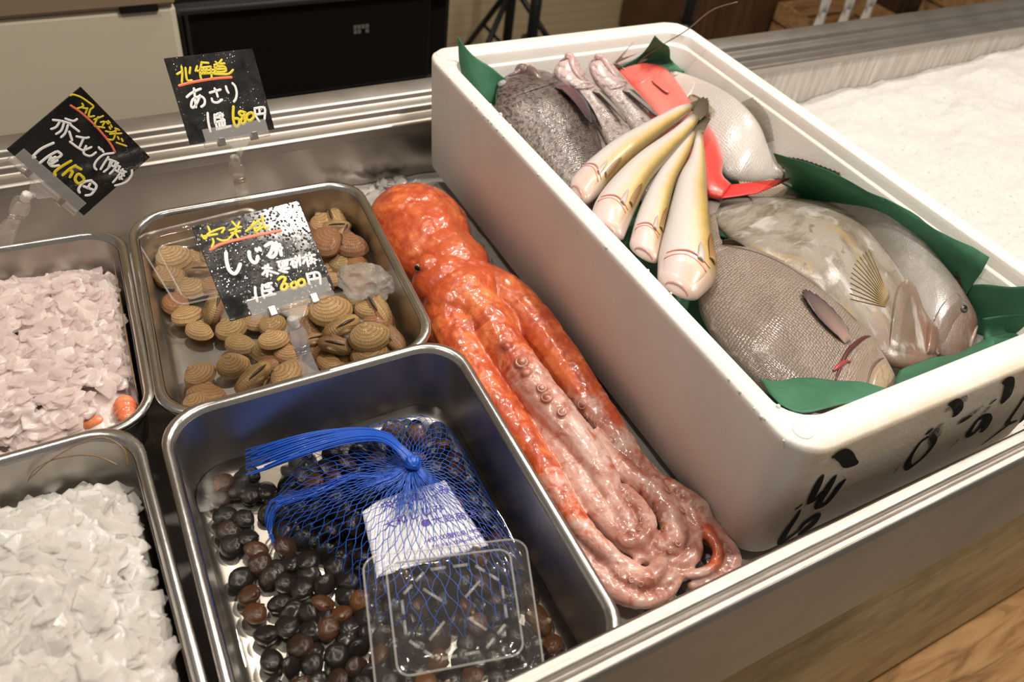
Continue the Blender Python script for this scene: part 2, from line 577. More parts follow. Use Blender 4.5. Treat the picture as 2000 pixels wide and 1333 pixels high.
def flake_mat(name, col, tcol):
    x = N(name)
    n1 = x.noise(x.coord('Object'), 120, 4)
    x.p(Base_Color=col, Roughness=x.ramp(n1, [(.3, .14), (.7, .40)]), IOR=1.31)
    x.bump(n1, .15, .002)
    tr_ = x.n('ShaderNodeBsdfTransparent', {'Color': (.985, .98, .975)})
    tl_ = x.n('ShaderNodeBsdfTranslucent', {'Color': tcol})
    m1_ = x.n('ShaderNodeMixShader', {'Fac': .45})
    x.t.links.new(x.b.outputs[0], m1_.inputs[1])
    x.t.links.new(tl_.outputs[0], m1_.inputs[2])
    m2_ = x.n('ShaderNodeMixShader', {'Fac': .46})
    x.t.links.new(m1_.outputs[0], m2_.inputs[1])
    x.t.links.new(tr_.outputs[0], m2_.inputs[2])
    x.t.links.new(m2_.outputs[0], x.out.inputs[0])
    return x.m
M['glass_ice'] = flake_mat('translucent_flake_ice', (.86, .835, .80), (.90, .875, .845))
M['glass_ice_pink'] = flake_mat('translucent_rosy_flake_ice', (.88, .79, .765), (.92, .80, .77))

def chip(rng, s, flat=.45):
    """one irregular lump of ice as convex hull"""
    bm = bmesh.new()
    for _ in range(15):
        p = Vector((rng.uniform(-1, 1), rng.uniform(-1, 1), rng.uniform(-1, 1)))
        p = p / max(abs(p.x), abs(p.y), abs(p.z)) * rng.uniform(.75, 1)
        bm.verts.new((p.x * s * rng.uniform(.8, 1.15), p.y * s * rng.uniform(.65, 1), p.z * s * flat))
    r = bmesh.ops.convex_hull(bm, input=bm.verts)
    for v in [v for v in bm.verts if not v.link_faces]:
        bm.verts.remove(v)
    bmesh.ops.bevel(bm, geom=list(bm.edges), offset=s * .16, segments=1, affect='EDGES', clamp_overlap=True)
    bm.verts.index_update()
    V = [v.co.copy() for v in bm.verts]
    F = [tuple(v.index for v in f.verts) for f in bm.faces]
    bm.free()
    return V, F
_r = random.Random(3)
CHIPS = [chip(_r, 1.0, _r.uniform(.18, .32)) for _ in range(26)]

def scatter_chips(name, m, n, place, rng, smooth=True, parent=None, loc=(0, 0, 0)):
    g = G()
    for i in range(n):
        p, s, tilt = place(i)
        V, F = rng.choice(CHIPS)
        R = Euler((rng.gauss(0, tilt), rng.gauss(0, tilt), rng.uniform(0, 6.28))).to_matrix()
        g.add([R @ (v * s) + p for v in V], F)
    return g.obj(name, m, parent, smooth, loc=loc)

# fine crushed ice spread right of the box
def hfield(x0, x1, y0, y1, nx, ny, f):
    V = [Vector((x0 + (x1 - x0) * i / nx, y0 + (y1 - y0) * j / ny, 0)) for j in range(ny + 1) for i in range(nx + 1)]
    for v in V:
        v.z = f(v.x, v.y)
    F = [(j * (nx + 1) + i, j * (nx + 1) + i + 1, (j + 1) * (nx + 1) + i + 1, (j + 1) * (nx + 1) + i) for j in range(ny) for i in range(nx)]
    return V, F
def ice_r(x, y):
    n = noise.fractal(Vector((x * 9, y * 9, 0)), .8, 2.2, 5)
    return -.030 + .010 * n + .05 * max(0, min(1, (x - .38) / .9)) - .02 * max(0, (y - .58) / .07)
V, F = hfield(.362, 1.54, -.02, .644, 330, 190, ice_r)
ice = root('crushed_ice_bed', (.9, .3, -.06), 'bed of fine white crushed ice in the counter right of the foam box', 'ice', kind='stuff')
bed = mesh('ice_surface', V, F, M['crushed_ice'], ice)
bed['kind'] = 'stuff'
rg = random.Random(11)
def pl(i):
    X, Y = rg.uniform(.40, 1.4), rg.uniform(.02, .63)
    return Vector((X, Y, ice_r(X, Y) - .0002)), rg.uniform(.0010, .0022), .4
gr = scatter_chips('ice_granules', M['crushed_ice'], 3600, pl, rg, parent=ice)
gr['kind'] = 'stuff'

# wet ice under the octopus and round the trays
def ice_l(x, y):
    n = noise.fractal(Vector((x * 14, y * 14, 3)), .9, 2.1, 5)
    return -.012 + .007 * n - .022 * max(0, min(1, (y - .50) / .14)) - .03 * max(0, min(1, (-.12 - x) / .03)) 
ice = root('wet_ice_bed', (-.05, .3, -.06), 'wet grey ice showing beneath the octopus and between the steel trays', 'ice', kind='stuff')
V, F = hfield(-.71, .36, -.022, .644, 220, 140, ice_l)
bed = mesh('ice_surface', V, F, M['clear_ice'], ice)
bed['kind'] = 'stuff'
rg = random.Random(12)
def pl(i):
    while True:
        X, Y = rg.uniform(-.10, .0), rg.uniform(.0, .63)
        if (Y > .50) or X > -.03 or Y < .03:
            break
    s = rg.uniform(.004, .013)
    return Vector((X, Y, ice_l(X, Y) + .1 * s)), s, .5
gr = scatter_chips('ice_lumps', M['clear_ice'], 260, pl, rg, parent=ice)
gr['kind'] = 'stuff'

# ------------------------------------------------------------------ steel trays
class Tray:
    def __init__(s, quad, top, depth, label, rad=.034, taper=.010):
        """quad: back-left, back-right, front-right, front-left rim corners on the plan"""
        s.q = [Vector((a, b, 0)) for a, b in quad]
        s.top, s.depth, s.rad, s.taper = top, depth, rad, taper
        s.W = ((s.q[1] - s.q[0]).length + (s.q[2] - s.q[3]).length) / 2
        s.L = ((s.q[3] - s.q[0]).length + (s.q[2] - s.q[1]).length) / 2
        c = sum(s.q, Vector()) / 4
        s.floor = top - depth
        s.root = root('steel_tray', (c.x, c.y, s.floor), label, 'tray', 'stainless steel trays set into the ice')
        def R(inset, z, rad=None):
            w, l, r = s.W / 2 - inset, s.L / 2 - inset, max((rad or s.rad) - inset * .5, .006)
            pts = []
            for (cx, cy, a0) in ((w - r, l - r, 0), (-w + r, l - r, 90), (-w + r, -l + r, 180), (w - r, -l + r, 270)):
                for k in range(9):
                    a = radians(a0 + 90 * k / 8)
                    pts.append(s.at(cx + r * cos(a), cy + r * sin(a), z))
            return pts
        t = top
        tp = taper
        fz = s.floor
        body = [(tp + .020, fz - .0008), (tp + .006, fz + .0006), (tp + .0015, fz + .008), (.0075, t - .006), (.0060, t - .003)]
        rim = [(.0060, t - .0034), (.0012, t - .0052), (.0000, t - .0036), (.0002, t - .0014), (.0018, t), (.0046, t + .0002), (.0070, t - .0014), (.0086, t - .006)]
        inner = [(.0084, t - .004), (.0090, t - .010), (tp + .0026, fz + .0105), (tp + .0040, fz + .0055), (tp + .0075, fz + .0022), (tp + .014, fz + .0010), (tp + .022, fz + .0008)]
        G().rings([R(a, z) for a, z in body] + [R(a, z) for a, z in inner[::-1]][:0], (True, False)).obj('outer_shell', M['tray_steel'], s.root)
        G().rings([R(a, z) for a, z in rim], (False, False)).obj('rolled_rim', M['tray_rim'], s.root)
        G().rings([R(a, z) for a, z in inner], (False, True)).obj('basin', M['tray_steel'], s.root)
        s.R = R
    def at(s, x, y, z=0):
        u, v = x / s.W + .5, .5 - y / s.L
        p = (s.q[0] * (1 - u) + s.q[1] * u) * (1 - v) + (s.q[3] * (1 - u) + s.q[2] * u) * v
        return Vector((p.x, p.y, z))
    def inset(s, z):
        f = (s.top - z) / s.depth
        return .009 + (s.taper - .004) * f
    def clampin(s, p, marg):
        c = s.at(0, 0)
        ex = (s.q[1] + s.q[2] - s.q[0] - s.q[3]) / 2
        ey = (s.q[0] + s.q[1] - s.q[2] - s.q[3]) / 2
        d = Vector((p.x - c.x, p.y - c.y, 0))
        det = ex.x * ey.y - ex.y * ey.x
        u = (d.x * ey.y - d.y * ey.x) / det * s.W
        v = (ex.x * d.y - ex.y * d.x) / det * s.L
        a, b = s.W / 2 - marg, s.L / 2 - marg
        q = s.at(max(-a, min(a, u)), max(-b, min(b, v)), p.z)
        return q
    def inside(s, p, marg=0.0):
        # plan test in local rectangle through inverse of the near-rectangular quad
        c = s.at(0, 0)
        ex = (s.q[1] + s.q[2] - s.q[0] - s.q[3]) / 2
        ey = (s.q[0] + s.q[1] - s.q[2] - s.q[3]) / 2
        d = Vector((p.x - c.x, p.y - c.y, 0))
        det = ex.x * ey.y - ex.y * ey.x
        u = (d.x * ey.y - d.y * ey.x) / det
        v = (ex.x * d.y - ex.y * d.x) / det
        return abs(u) * s.W < s.W / 2 - marg and abs(v) * s.L < s.L / 2 - marg

M['tray_rim'] = steel('tray_rim_steel', (.68, .65, .61), .22, (10, 10, 10), .12)
T_CLAM = Tray([(-.340, .521), (-.117, .516), (-.137, .2565), (-.364, .2535)], .068, .056, 'steel tray of ridged brown clams in the middle of the back row', .036)
T_CORB = Tray([(-.366, .2535), (-.132, .2515), (-.143, -.0420), (-.3755, -.0420)], .082, .074, 'deep steel tray of small black clams and water at the front', .034)
T_PRAWN = Tray([(-.572, .522), (-.3435, .509), (-.362, .262), (-.590, .262)], .066, .056, 'steel tray of pinkish ice over red prawns at the back left', .034)
T_ICE = Tray([(-.600, .257), (-.376, .257), (-.3785, -.0420), (-.602, -.0420)], .0815, .074, 'steel tray heaped with white flaked ice at the front left', .034)

# flaked ice heaped over the two left trays
def heap(tray, name, label, m, n, seed, lift, size, hole=None, cut=None):
    rg = random.Random(seed)
    r = root(name, tray.root.location + Vector((0, 0, .002)), label, 'ice', kind='stuff')
    def zf(u, v):
        e = min(1, (1 - abs(u)) * 3.2, (1 - abs(v)) * 3.0)
        return tray.top + lift(u, v) - .016 * (1 - e) + .004 * noise.noise(Vector((u * 4, v * 4, seed)))
    nx, ny = 40, 46
    rows = []
    for j in range(ny + 1):
        row = []
        for i in range(nx + 1):
            u, v = -1 + 2 * i / nx, -1 + 2 * j / ny
            ins = .0150
            cu = u * math.sqrt(max(0, 1 - .10 * v * v * abs(v) ** 6))
            cv = v * math.sqrt(max(0, 1 - .10 * u * u * abs(u) ** 6))
            row.append(tray.at(cu * (tray.W / 2 - ins), cv * (tray.L / 2 - ins), zf(u, v) - .0105))
        rows.append(row + [Vector((p.x, p.y, p.z - .012)) for p in row[::-1]])
    g = G().rings(rows, (True, True))
    for i in range(n):
        while True:
            u, v = rg.uniform(-.97, .97), rg.uniform(-.97, .97)
            if abs(u) ** 6 + abs(v) ** 6 > 1:
                continue
            if hole and hole(u, v) > rg.random():
                continue
            break
        s_ = rg.uniform(*size) * (1 if i > n * .25 else .6)
        p = tray.at(u * (tray.W / 2 - .0165), v * (tray.L / 2 - .0165), zf(u, v) + rg.uniform(-.0045, .0005))
        Vc, Fc = rg.choice(CHIPS)
        Rm = Euler((rg.gauss(0, .20), rg.gauss(0, .20), rg.uniform(0, 6.28))).to_matrix()
        g.add([Rm @ (q * s_) + p for q in Vc], Fc)
    V, F = remesh(g, .0010, 3, .5)
    g2 = G()
    for i in range(int(n * .75)):
        u, v = rg.uniform(-.97, .97), rg.uniform(-.97, .97)
        if abs(u) ** 6 + abs(v) ** 6 > 1 or (hole and hole(u, v) > rg.random()):
            continue
        s_ = rg.uniform(*size) * 1.05
        p = tray.at(u * (tray.W / 2 - .0175), v * (tray.L / 2 - .0175), zf(u, v) + rg.uniform(-.002, .0022))
        Vc, Fc = rg.choice(CHIPS)
        Rm = Euler((rg.gauss(0, .28), rg.gauss(0, .28), rg.uniform(0, 6.28))).to_matrix()
        g2.add([Rm @ (q * s_) + p for q in Vc], Fc)
    cl_ = g2.obj('clear_flakes', M['glass_ice_pink'] if tray is T_PRAWN else M['glass_ice'], r, smooth=False)
    cl_['kind'] = 'stuff'
    c = mesh('ice_flakes', V, F, m, r)
    c['kind'] = 'stuff'
    return r, zf
def lift_p(u, v):
    return -.012 + .010 * (1 - u * u * .5) - .020 * max(0, v - .55) / .45
HP, ZP = heap(T_PRAWN, 'flaked_ice', 'flaked ice tinged pink covering the prawn tray at the back left', M['pink_ice'], 1700, 5, lift_p, (.0055, .0100),
          hole=lambda u, v: .93 if (u > .62 and v < -.55) else 0)
def lift_i(u, v):
    return -.010 + .014 * (1 - u * u * .4) - .030 * max(0, v - .52) / .48
HI, ZI = heap(T_ICE, 'flaked_ice', 'white flaked ice filling the steel tray at the front left', M['flake_ice'], 1650, 6, lift_i, (.0065, .0120))
# ------------------------------------------------------------------ the foam box
BW, BL, BH, BPHI = .36, .6257, .1411, -.0067
def bx(x, y, z=0.0):
    return Vector((cos(BPHI) * x - sin(BPHI) * y, sin(BPHI) * x + cos(BPHI) * y, z))
def rrect(x0, x1, y0, y1, r, z, n=8):
    pts = []
    for (cx, cy, a0) in ((x1 - r, y1 - r, 0), (x0 + r, y1 - r, 90), (x0 + r, y0 + r, 180), (x1 - r, y0 + r, 270)):
        for k in range(n + 1):
            a = radians(a0 + 90 * k / n)
            pts.append(bx(cx + r * cos(a), cy + r * sin(a), z))
    return pts
x = N('expanded_foam')
v = x.coord('Object')
vo = x.n('ShaderNodeTexVoronoi', {'Vector': v, 'Scale': 330.0})
n1 = x.noise(v, 12, 5, .6)
n2 = x.noise(x.coord('Object', (1, 1, 1)), 55, 4, .7)
c = x.ramp(n1, [(.3, (.77, .735, .685)), (.65, (.83, .80, .755))])
c = x.mix(x.ramp(n2, [(.70, 0.0), (.80, .35)]), c, (.52, .36, .24))
sy = x.n('ShaderNodeSeparateXYZ', {'Vector': x.n('ShaderNodeNewGeometry').outputs['Position']}).outputs[1]
dirt = x.math('MULTIPLY', x.ramp(x.math('MULTIPLY_ADD', sy, 10.0, .5), [(.52, 1.0), (.60, 0.0)]), x.ramp(x.noise(x.coord('Object', (2, 1, 5)), 14, 6, .65), [(.30, .25), (.65, .85)]))
c = x.mix(dirt, c, (.66, .53, .34))
x.p(Base_Color=c, Roughness=.55, Subsurface_Weight=.25, Subsurface_Scale=1.0, Subsurface_Radius=(.012, .009, .007))
x.bump(x.math('ADD', vo.outputs[0], x.math('MULTIPLY', n2, .35)), .12, .0011)
M['foam'] = x.m
box = root('foam_box', bx(BW / 2, BL / 2, 0), 'open white foam box packed with whole fish standing on the ice', 'box')
def ring_(ins, z, r=.030, tx=0, ty=0):
    return rrect(ins + tx, BW - ins - tx, ins + ty, BL - ins - ty, max(r - ins * .4, .01), z)
tp = .0055
R = [ring_(tp + .012, 0.0), ring_(tp + .003, .0015), ring_(tp, .006), ring_(tp * .5, BH * .5), ring_(.0006, BH - .006), ring_(.0008, BH - .0018), ring_(.0026, BH)]
wx, wy = .0185, .028       # rim widths along and across
def ri(dx, z, r=.028):
    return rrect(wx + dx, BW - wx - dx, wy + dx, BL - wy - dx, r, z)
R += [ri(-.0016, BH), ri(0, BH - .0014), ri(.0008, BH - .011), ri(.0016, BH - .0125), ri(.0052, BH - .013), ri(.0062, BH - .0145), ri(.0120, .034), ri(.018, .024), ri(.030, .021)]
g = G().rings(R, (True, True))
# crumbled rim edges
for v in g.V:
    if v.z > BH - .002:
        v.z += .0006 * noise.noise(v * 90)
        v.x += .0008 * noise.noise(v * 120 + Vector((5, 0, 0)))
        v.y += .0008 * noise.noise(v * 120 + Vector((0, 9, 0)))
foam = g.obj('shell', M['foam'], box)
sharp(foam, 50)
for (X, Y) in ((.017, BL - .017), (BW - .017, BL - .017), (.019, .021), (BW - .019, .021)):
    P = [[bx(X + r * cos(2 * pi * k / 24), Y + r * sin(2 * pi * k / 24), BH + h) for k in range(24)] for r, h in ((.0078, -.0005), (.0076, .0006), (.0068, .0008), (.0060, .0003), (.0015, .0002))]
    G().rings(P, (False, True)).obj('stacking_dimple', M['foam'], box)
# crumbs torn off the left rim
rg = random.Random(21)
for k in range(26):
    Y = rg.choice([rg.gauss(.46, .02), rg.gauss(.04, .03), rg.uniform(.03, .6)])
    Y = min(max(Y, .02), .6)
    G().ball(bx(rg.choice([.0008, .0012, wx - .001]), Y, BH - .0004 + rg.uniform(-.0012, .0006)), rg.uniform(.0008, .0019), 6, 4).obj('torn_crumb', M['foam'], box)

# brush lettering on the front face, traced stroke by stroke
def front_pt(px, py, off=.0003):
    y = .002
    for _ in range(4):
        p = unp(px, py, y=y)
        f = max(0, min(1, p.z / BH))
        y = sin(BPHI) * p.x + tp * (1 - f) - .0003
    p.y -= off
    return p
def stroke(P, w, at, nrm, m, parent, name='brush_stroke', n=None, thick=.0001):
    """flat ribbon of paint; P holds (x, y) or (x, y, width factor); at() maps to the surface"""
    Q = crom([Vector((p[0], p[1], (p[2] if len(p) > 2 else 1) * 10)) for p in P], n or max(8, 5 * len(P)))
    pts = [at(q.x, q.y) for q in Q]
    L = []
    for i, p in enumerate(pts):
        t = (pts[min(i + 1, len(pts) - 1)] - pts[max(i - 1, 0)])
        if t.length < 1e-9:
            t = Vector((1, 0, 0))
        t.normalize()
        s = t.cross(nrm).normalized()
        ww = w * Q[i].z / 10 * .5
        L.append((p, s, ww, t))
    R = []
    # rounded ends
    p, s, ww, t = L[0]
    R.append((p - t * ww * .8, s, ww * .45))
    R += [(a, b, c) for a, b, c, d in L]
    p, s, ww, t = L[-1]
    R.append((p + t * ww * .8, s, ww * .45))
    g = G()
    V = []
    for p, s, ww in R:
        V += [p + s * ww, p + s * ww * .6 + nrm * thick, p - s * ww * .6 + nrm * thick, p - s * ww]
    F = []
    for i in range(len(R) - 1):
        for j in range(3):
            F.append((i * 4 + j, i * 4 + j + 1, i * 4 + 5 + j, i * 4 + 4 + j))
    return V, F
M['ink'] = plain('black_brush_ink', (.012, .011, .010), .75, Specular_IOR_Level=.15)
x = N('smudged_ink')
n1 = x.noise(x.coord('Object', (1, 1, 1)), 260, 4, .7)
x.p(Base_Color=(.05, .045, .04), Roughness=.6, Alpha=x.ramp(n1, [(.40, .05), (.62, .85)]))
M['ink_smudge'] = x.m
def box_sign(strokes, sm, name, m):
    g = G()
    for w, P in strokes:
        V, F = stroke([(1500 + a[0] * .28506, 700 + a[1] * .28506) + tuple(a[2:]) for a in P], w, front_pt, Vector((0, -1, 0)), m, box)
        g.add(V, F)
    g.obj(name, m, box)
box_sign([(.0095, [(450, 672, .55), (490, 655, 1.1), (530, 675, 1.25), (560, 715, 1.2), (605, 722, .5)]),], 0, 'brush_mark', M['ink'])
box_sign([(.0075, [(368, 808, .6), (340, 870, 1.1), (305, 945, 1.1), (288, 985, .9)]), (.0060, [(288, 985, .8), (325, 965, .9), (372, 915, .9)]),
          (.0078, [(455, 810, .6), (425, 860, 1.1), (385, 930, 1.2), (355, 975, 1.2), (342, 1015, 1)]), (.0075, [(342, 1015, 1), (395, 995, 1), (450, 930, 1.0), (490, 870, 1.15), (518, 838, .7)])], 0, 'brush_letter', M['ink'])
box_sign([(.0030, [(190, 1033), (228, 1005)]), (.0072, [(218, 1042, .35), (185, 1100, .8), (130, 1180, 1.1), (92, 1245, 1.25), (100, 1258, 1.0), (150, 1225, .8), (215, 1175, .6)]),
          (.0085, [(215, 1175, .6), (250, 1130, .9), (320, 1085, 1.0), (338, 1090, .8), (300, 1140, 1.3), (250, 1180, 1.2), (215, 1200, .6)])], 0, 'brush_letter', M['ink'])
box_sign([(.0062, [(1085, 545, .8), (1040, 580, .7), (985, 660, .8), (955, 725, 1.2), (965, 750, 1.2), (1005, 725, .9), (1070, 670, .8), (1125, 600, 1.0), (1135, 560, 1.1), (1120, 530, .8)]),
          (.0045, [(1090, 515), (1118, 488)])], 0, 'brush_letter', M['ink'])
box_sign([(.0070, [(1245, 310, .7), (1275, 302, 1.2), (1300, 330, 1.4), (1300, 370, 1.3), (1275, 390, .8)]), (.0055, [(1325, 430, 1), (1360, 412, 1.2), (1390, 395, .5)]), (.0030, [(1522, 312), (1558, 284)])], 0, 'brush_mark', M['ink'])
box_sign([(.0065, [(1495, 395, 1.0), (1450, 410, 1), (1400, 470, .9), (1372, 520, 1.1), (1400, 520, .9), (1450, 470, .9), (1480, 420, 1)]), (.0085, [(1495, 400, 1), (1500, 440, 1.3), (1478, 490, 1)])], 0, 'brush_letter', M['ink'])
box_sign([(.0095, [(1625, 150, .8), (1650, 160, 1.0), (1648, 210, 1.2), (1630, 270, 1.2), (1618, 292, .9)])], 0, 'brush_mark', M['ink'])
box_sign([(.0052, [(1760, 258, .9), (1715, 330, .9), (1660, 410, 1), (1640, 450, 1.3), (1700, 430, .7)]), (.0050, [(1640, 460, 1), (1560, 520, .9), (1465, 592, .5)]), (.0065, [(1800, 330), (1760, 400), (1735, 430)]),
          (.0060, [(1850, 330), (1800, 380), (1765, 450)])], 0, 'brush_letter', M['ink'])
for sm_ in [(.012, [(1120, 500, .5), (1140, 530, 1.2), (1130, 580, .8)]), (.012, [(1180, 460, .6), (1130, 520, 1)]), (.012, [(1240, 345, .8), (1310, 300, 1.2), (1350, 295, .4)]), (.010, [(1320, 430), (1400, 380), (1470, 330, .4)]),
          (.008, [(1480, 370), (1520, 330, .6)]), (.006, [(865, 780, .6), (900, 740, .6)]), (.010, [(1650, 230), (1690, 200, .4)]), (.009, [(1240, 620, .4), (1300, 560, .4)])]:
    box_sign([sm_], 0, 'ink_smudge', M['ink_smudge'])
# ------------------------------------------------------------------ fish
def inbox(px_, py_, z, m=.0):
    """point at height z, or on the inner wall of the box where that height would lie outside it"""
    p = unp(px_, py_, z=z)
    X1, X0, Y1, Y0 = .3305 - m, .0275 + m, .584 - m, .040 + m
    if p.y > Y1:
        p = unp(px_, py_, y=Y1)
    if p.x > X1 + .0067 * 0:
        p = unp(px_, py_, x=X1)
    if p.x < X0 and p.z < BH - .002:
        q = unp(px_, py_, x=X0)
        if q.z < BH - .004:
            p = q
    return p
class Fish:
    """whole fish laid on its side: D and V are its two long edges, snout to tail root, lying at height z (number or (snout, tail))"""
    def __init__(s, label, D, V, z, thick, mat, name='fish', group=None, n=46, low=.75, prof=None, nose=.05, cat='fish'):
        zz = z if isinstance(z, (list, tuple)) else (z, z)
        def up(P):
            Q = crom([Vector((p[0], p[1], 0)) for p in P], n)
            out = []
            for i, q in enumerate(Q):
                h = interp([(k / (len(zz) - 1), v) for k, v in enumerate(zz)], i / (n - 1))
                out.append(inbox(q.x, q.y, h, .003))
            return out
        s.D, s.V, s.n = up(D), up(V), n
        s.thick, s.low, s.mat, s.nose = thick, low, mat, nose
        s.prof = prof or [(0, .55), (.08, .85), (.3, 1), (.75, 1), (1, .8)]
        c = (s.D[n // 2] + s.V[n // 2]) / 2
        s.root = root(name, (c.x, c.y, c.z), label, cat, group)
        s.mid = [(a + b) / 2 for a, b in zip(s.D, s.V)]
        s.len = sum((s.mid[i + 1] - s.mid[i]).length for i in range(n - 1))
        m = 32
        g = G()
        R, fu, fv, uv = [], [], [], []
        us = [0, .003, .008, .016, .027, .042] + [.06 + .94 * i / (n - 1) for i in range(n)]
        for u_ in us:
            i = u_ * (n - 1)
            R.append([s.pt(u_, 360 * k / m) for k in range(m)])
            for k in range(m):
                fu.append(u_)
                ph = 360 * k / m
                fv.append(ph / 180 if ph <= 180 else (360 - ph) / 180)
                uv.append((u_ * s.len * 10, (ph if ph <= 180 else 360 - ph) / 180 * s.frame(u_)[3].length * 12))
        g.rings(R, (True, True))
        s.body = mesh('body', g.V, g.F, mat, s.root, uv=uv, attr={'fu': fu, 'fv': fv})
    def frame(s, u):
        f = max(0, min(1, u)) * (s.n - 1)
        i = min(int(f), s.n - 2)
        t = f - i
        d = s.D[i].lerp(s.D[i + 1], t)
        v = s.V[i].lerp(s.V[i + 1], t)
        tg = (s.mid[min(i + 2, s.n - 1)] - s.mid[max(i - 1, 0)]).normalized()
        w = d - v
        up = tg.cross(w).normalized()
        if up.z < 0:
            up = -up
        return d, v, tg, w, up
    def pt(s, u, ph):
        d, v, tg, w, up = s.frame(u)
        a = radians(ph)
        c, q = cos(a), sin(a)
        # slightly keeled section
        h = w.length * .5 * s.thick * interp(s.prof, u)
        if u < s.nose:
            k_ = math.sqrt(max(0.0, 1 - (1 - u / s.nose) ** 2)) * .97 + .03
            w = w * k_
            h *= k_
        e = abs(q) ** .80 * (1 if q >= 0 else -s.low)
        return (d + v) / 2 + w * .5 * (abs(c) ** 1.0 * (1 if c >= 0 else -1)) + up * h * e
    def nrm(s, u, ph):
        e = .004
        a = s.pt(min(u + e, 1), ph) - s.pt(max(u - e, 0), ph)
        b = s.pt(u, ph + 2) - s.pt(u, ph - 2)
        n_ = a.cross(b).normalized()
        return n_ if n_.z > 0 else -n_
    def eye(s, u, ph, r, iris=(.55, .45, .2), clouded=False):
        p, n_ = s.pt(u, ph), s.nrm(u, ph)
        Rm = n_.to_track_quat('Z', 'Y').to_matrix()
        e = G().ball(p, (r, r, r * .55), 20, 10, None)
        e = G()
        e.ball(p + n_ * r * .1, (r, r, r * .5), 20, 10, Rm)
        o = e.obj('eye', plain('fish_iris', iris, .12), s.root)
        G().ball(p + n_ * r * .36, (r * .58, r * .58, r * .3), 16, 8, Rm).obj('pupil', plain('fish_pupil', (.35, .37, .36) if clouded else (.008, .008, .010), .08), o)
    def line(s, pts, r, m, name, lift=.0):
        Q = crom([Vector((a, b, 0)) for a, b in pts], 18)
        P = [s.pt(q.x, q.y) + s.nrm(q.x, q.y) * lift for q in Q]
        k = len(P)
        return G().tube(P, [r * (.35 + .65 * sin(pi * min(1, max(0, i / (k - 1))))) for i in range(k)], 8).obj(name, m, s.root)
    def plate(s, poly, m=None, name='gill_cover', h=.0014, nu=22, nv=22):
        """raised patch of skin between two surface polylines (front edge, rear edge) given as (u, phi)"""
        A = crom([Vector((a, b, 0)) for a, b in poly[0]], nv)
        B = crom([Vector((a, b, 0)) for a, b in poly[1]], nv)
        R, fu, fv, uv = [], [], [], []
        for i in range(nu):
            t = (i / (nu - 1)) ** .7
            row = []
            for j, (a, b) in enumerate(zip(A, B)):
                q = a.lerp(b, t)
                e = sin(pi * j / (nv - 1)) ** .5
                hh = h * min(1, t * 1.6) * e if i < nu - 1 else -.0008
                row.append(s.pt(q.x, q.y) + s.nrm(q.x, q.y) * (hh - .0003 * (1 - e)))
                fu.append(q.x)
                fv.append(q.y / 180)
                uv.append((q.x * s.len * 10, q.y / 180 * s.frame(q.x)[3].length * 12))
            R.append(row)
        g = G().rings(R, (False, False), close=False)
        g.U = uv
        return g.obj(name, m or s.mat, s.root, attr={'fu': fu, 'fv': fv})
    def fin_on(s, base, tips, m, name='pectoral_fin', lift=.0006, rise=.004, rnd=.78, rays=14):
        """rounded fin rooted on the body and lying along it: base and tips as (u, phi)"""
        A = crom([Vector((a, b, 0)) for a, b in base], rays * 2 + 1)
        B = crom([Vector((a, b, 0)) for a, b in tips], rays * 2 + 1)
        n = 10
        top, uv = [], []
        for i, (a, b) in enumerate(zip(A, B)):
            ext = (1 + (.03 if i % 2 == 0 else -.02)) * (1 - rnd * abs(2 * i / (2 * rays) - 1) ** 2.4)
            ra, rb = [], []
            for k in range(n):
                f = k / (n - 1)
                q = a.lerp(b, f * ext)
                nm = s.nrm(q.x, q.y)
                p = s.pt(q.x, q.y) + nm * (lift + (rise - lift) * f ** 1.3 + .0012 * sin(pi * i / (2 * rays)))
                w = (.0005 + (.0005 if i % 2 == 0 else 0)) * (1 - .6 * f)
                ra.append(p + nm * w)
                rb.append(p - nm * w)
            top.append(ra + rb[::-1])
            uv += [(i / 2, (k if k < n else 2 * n - 1 - k) / (n - 1)) for k in range(2 * n)]
        g = G().rings(top, (True, True))
        g.U = uv
        return g.obj(name, m, s.root)

def fin(A, B, m, name, parent, rays=14, thick=.0007, arch=.0, n=9, ruff=.0005):
    """membrane with raised rays between a base line A and a tip line B (world points)"""
    A = crom(A, rays * 2 + 1)
    B = crom(B, rays * 2 + 1)
    top, bot = [], []
    for i, (a, b) in enumerate(zip(A, B)):
        ra, rb = [], []
        ext = 1 + (.05 if i % 2 == 0 else -.03)
        t_ = (A[min(i + 1, len(A) - 1)] - A[max(i - 1, 0)]) + (B[min(i + 1, len(B) - 1)] - B[max(i - 1, 0)])
        nm = t_.cross(b - a)
        nm = nm.normalized() if nm.length > 1e-12 else Vector((0, 0, 1))
        if nm.z < 0:
            nm = -nm
        for k in range(n):
            f = k / (n - 1)
            p = a.lerp(b, f * ext) + Vector((0, 0, 1)) * arch * sin(pi * f)
            h = thick * (1 - .7 * f) + (ruff if i % 2 == 0 else 0) * (1 - .5 * f)
            ra.append(p + nm * h)
            rb.append(p - nm * h)
        top.append(ra + rb[::-1])
    g = G().rings(top, (True, True))
    uv = []
    for i in range(len(top)):
        for k in range(2 * n):
            uv.append((i / (len(top) - 1) * rays, (k if k < n else 2 * n - 1 - k) / (n - 1)))
    g.U = uv
    return g.obj(name, m, parent)

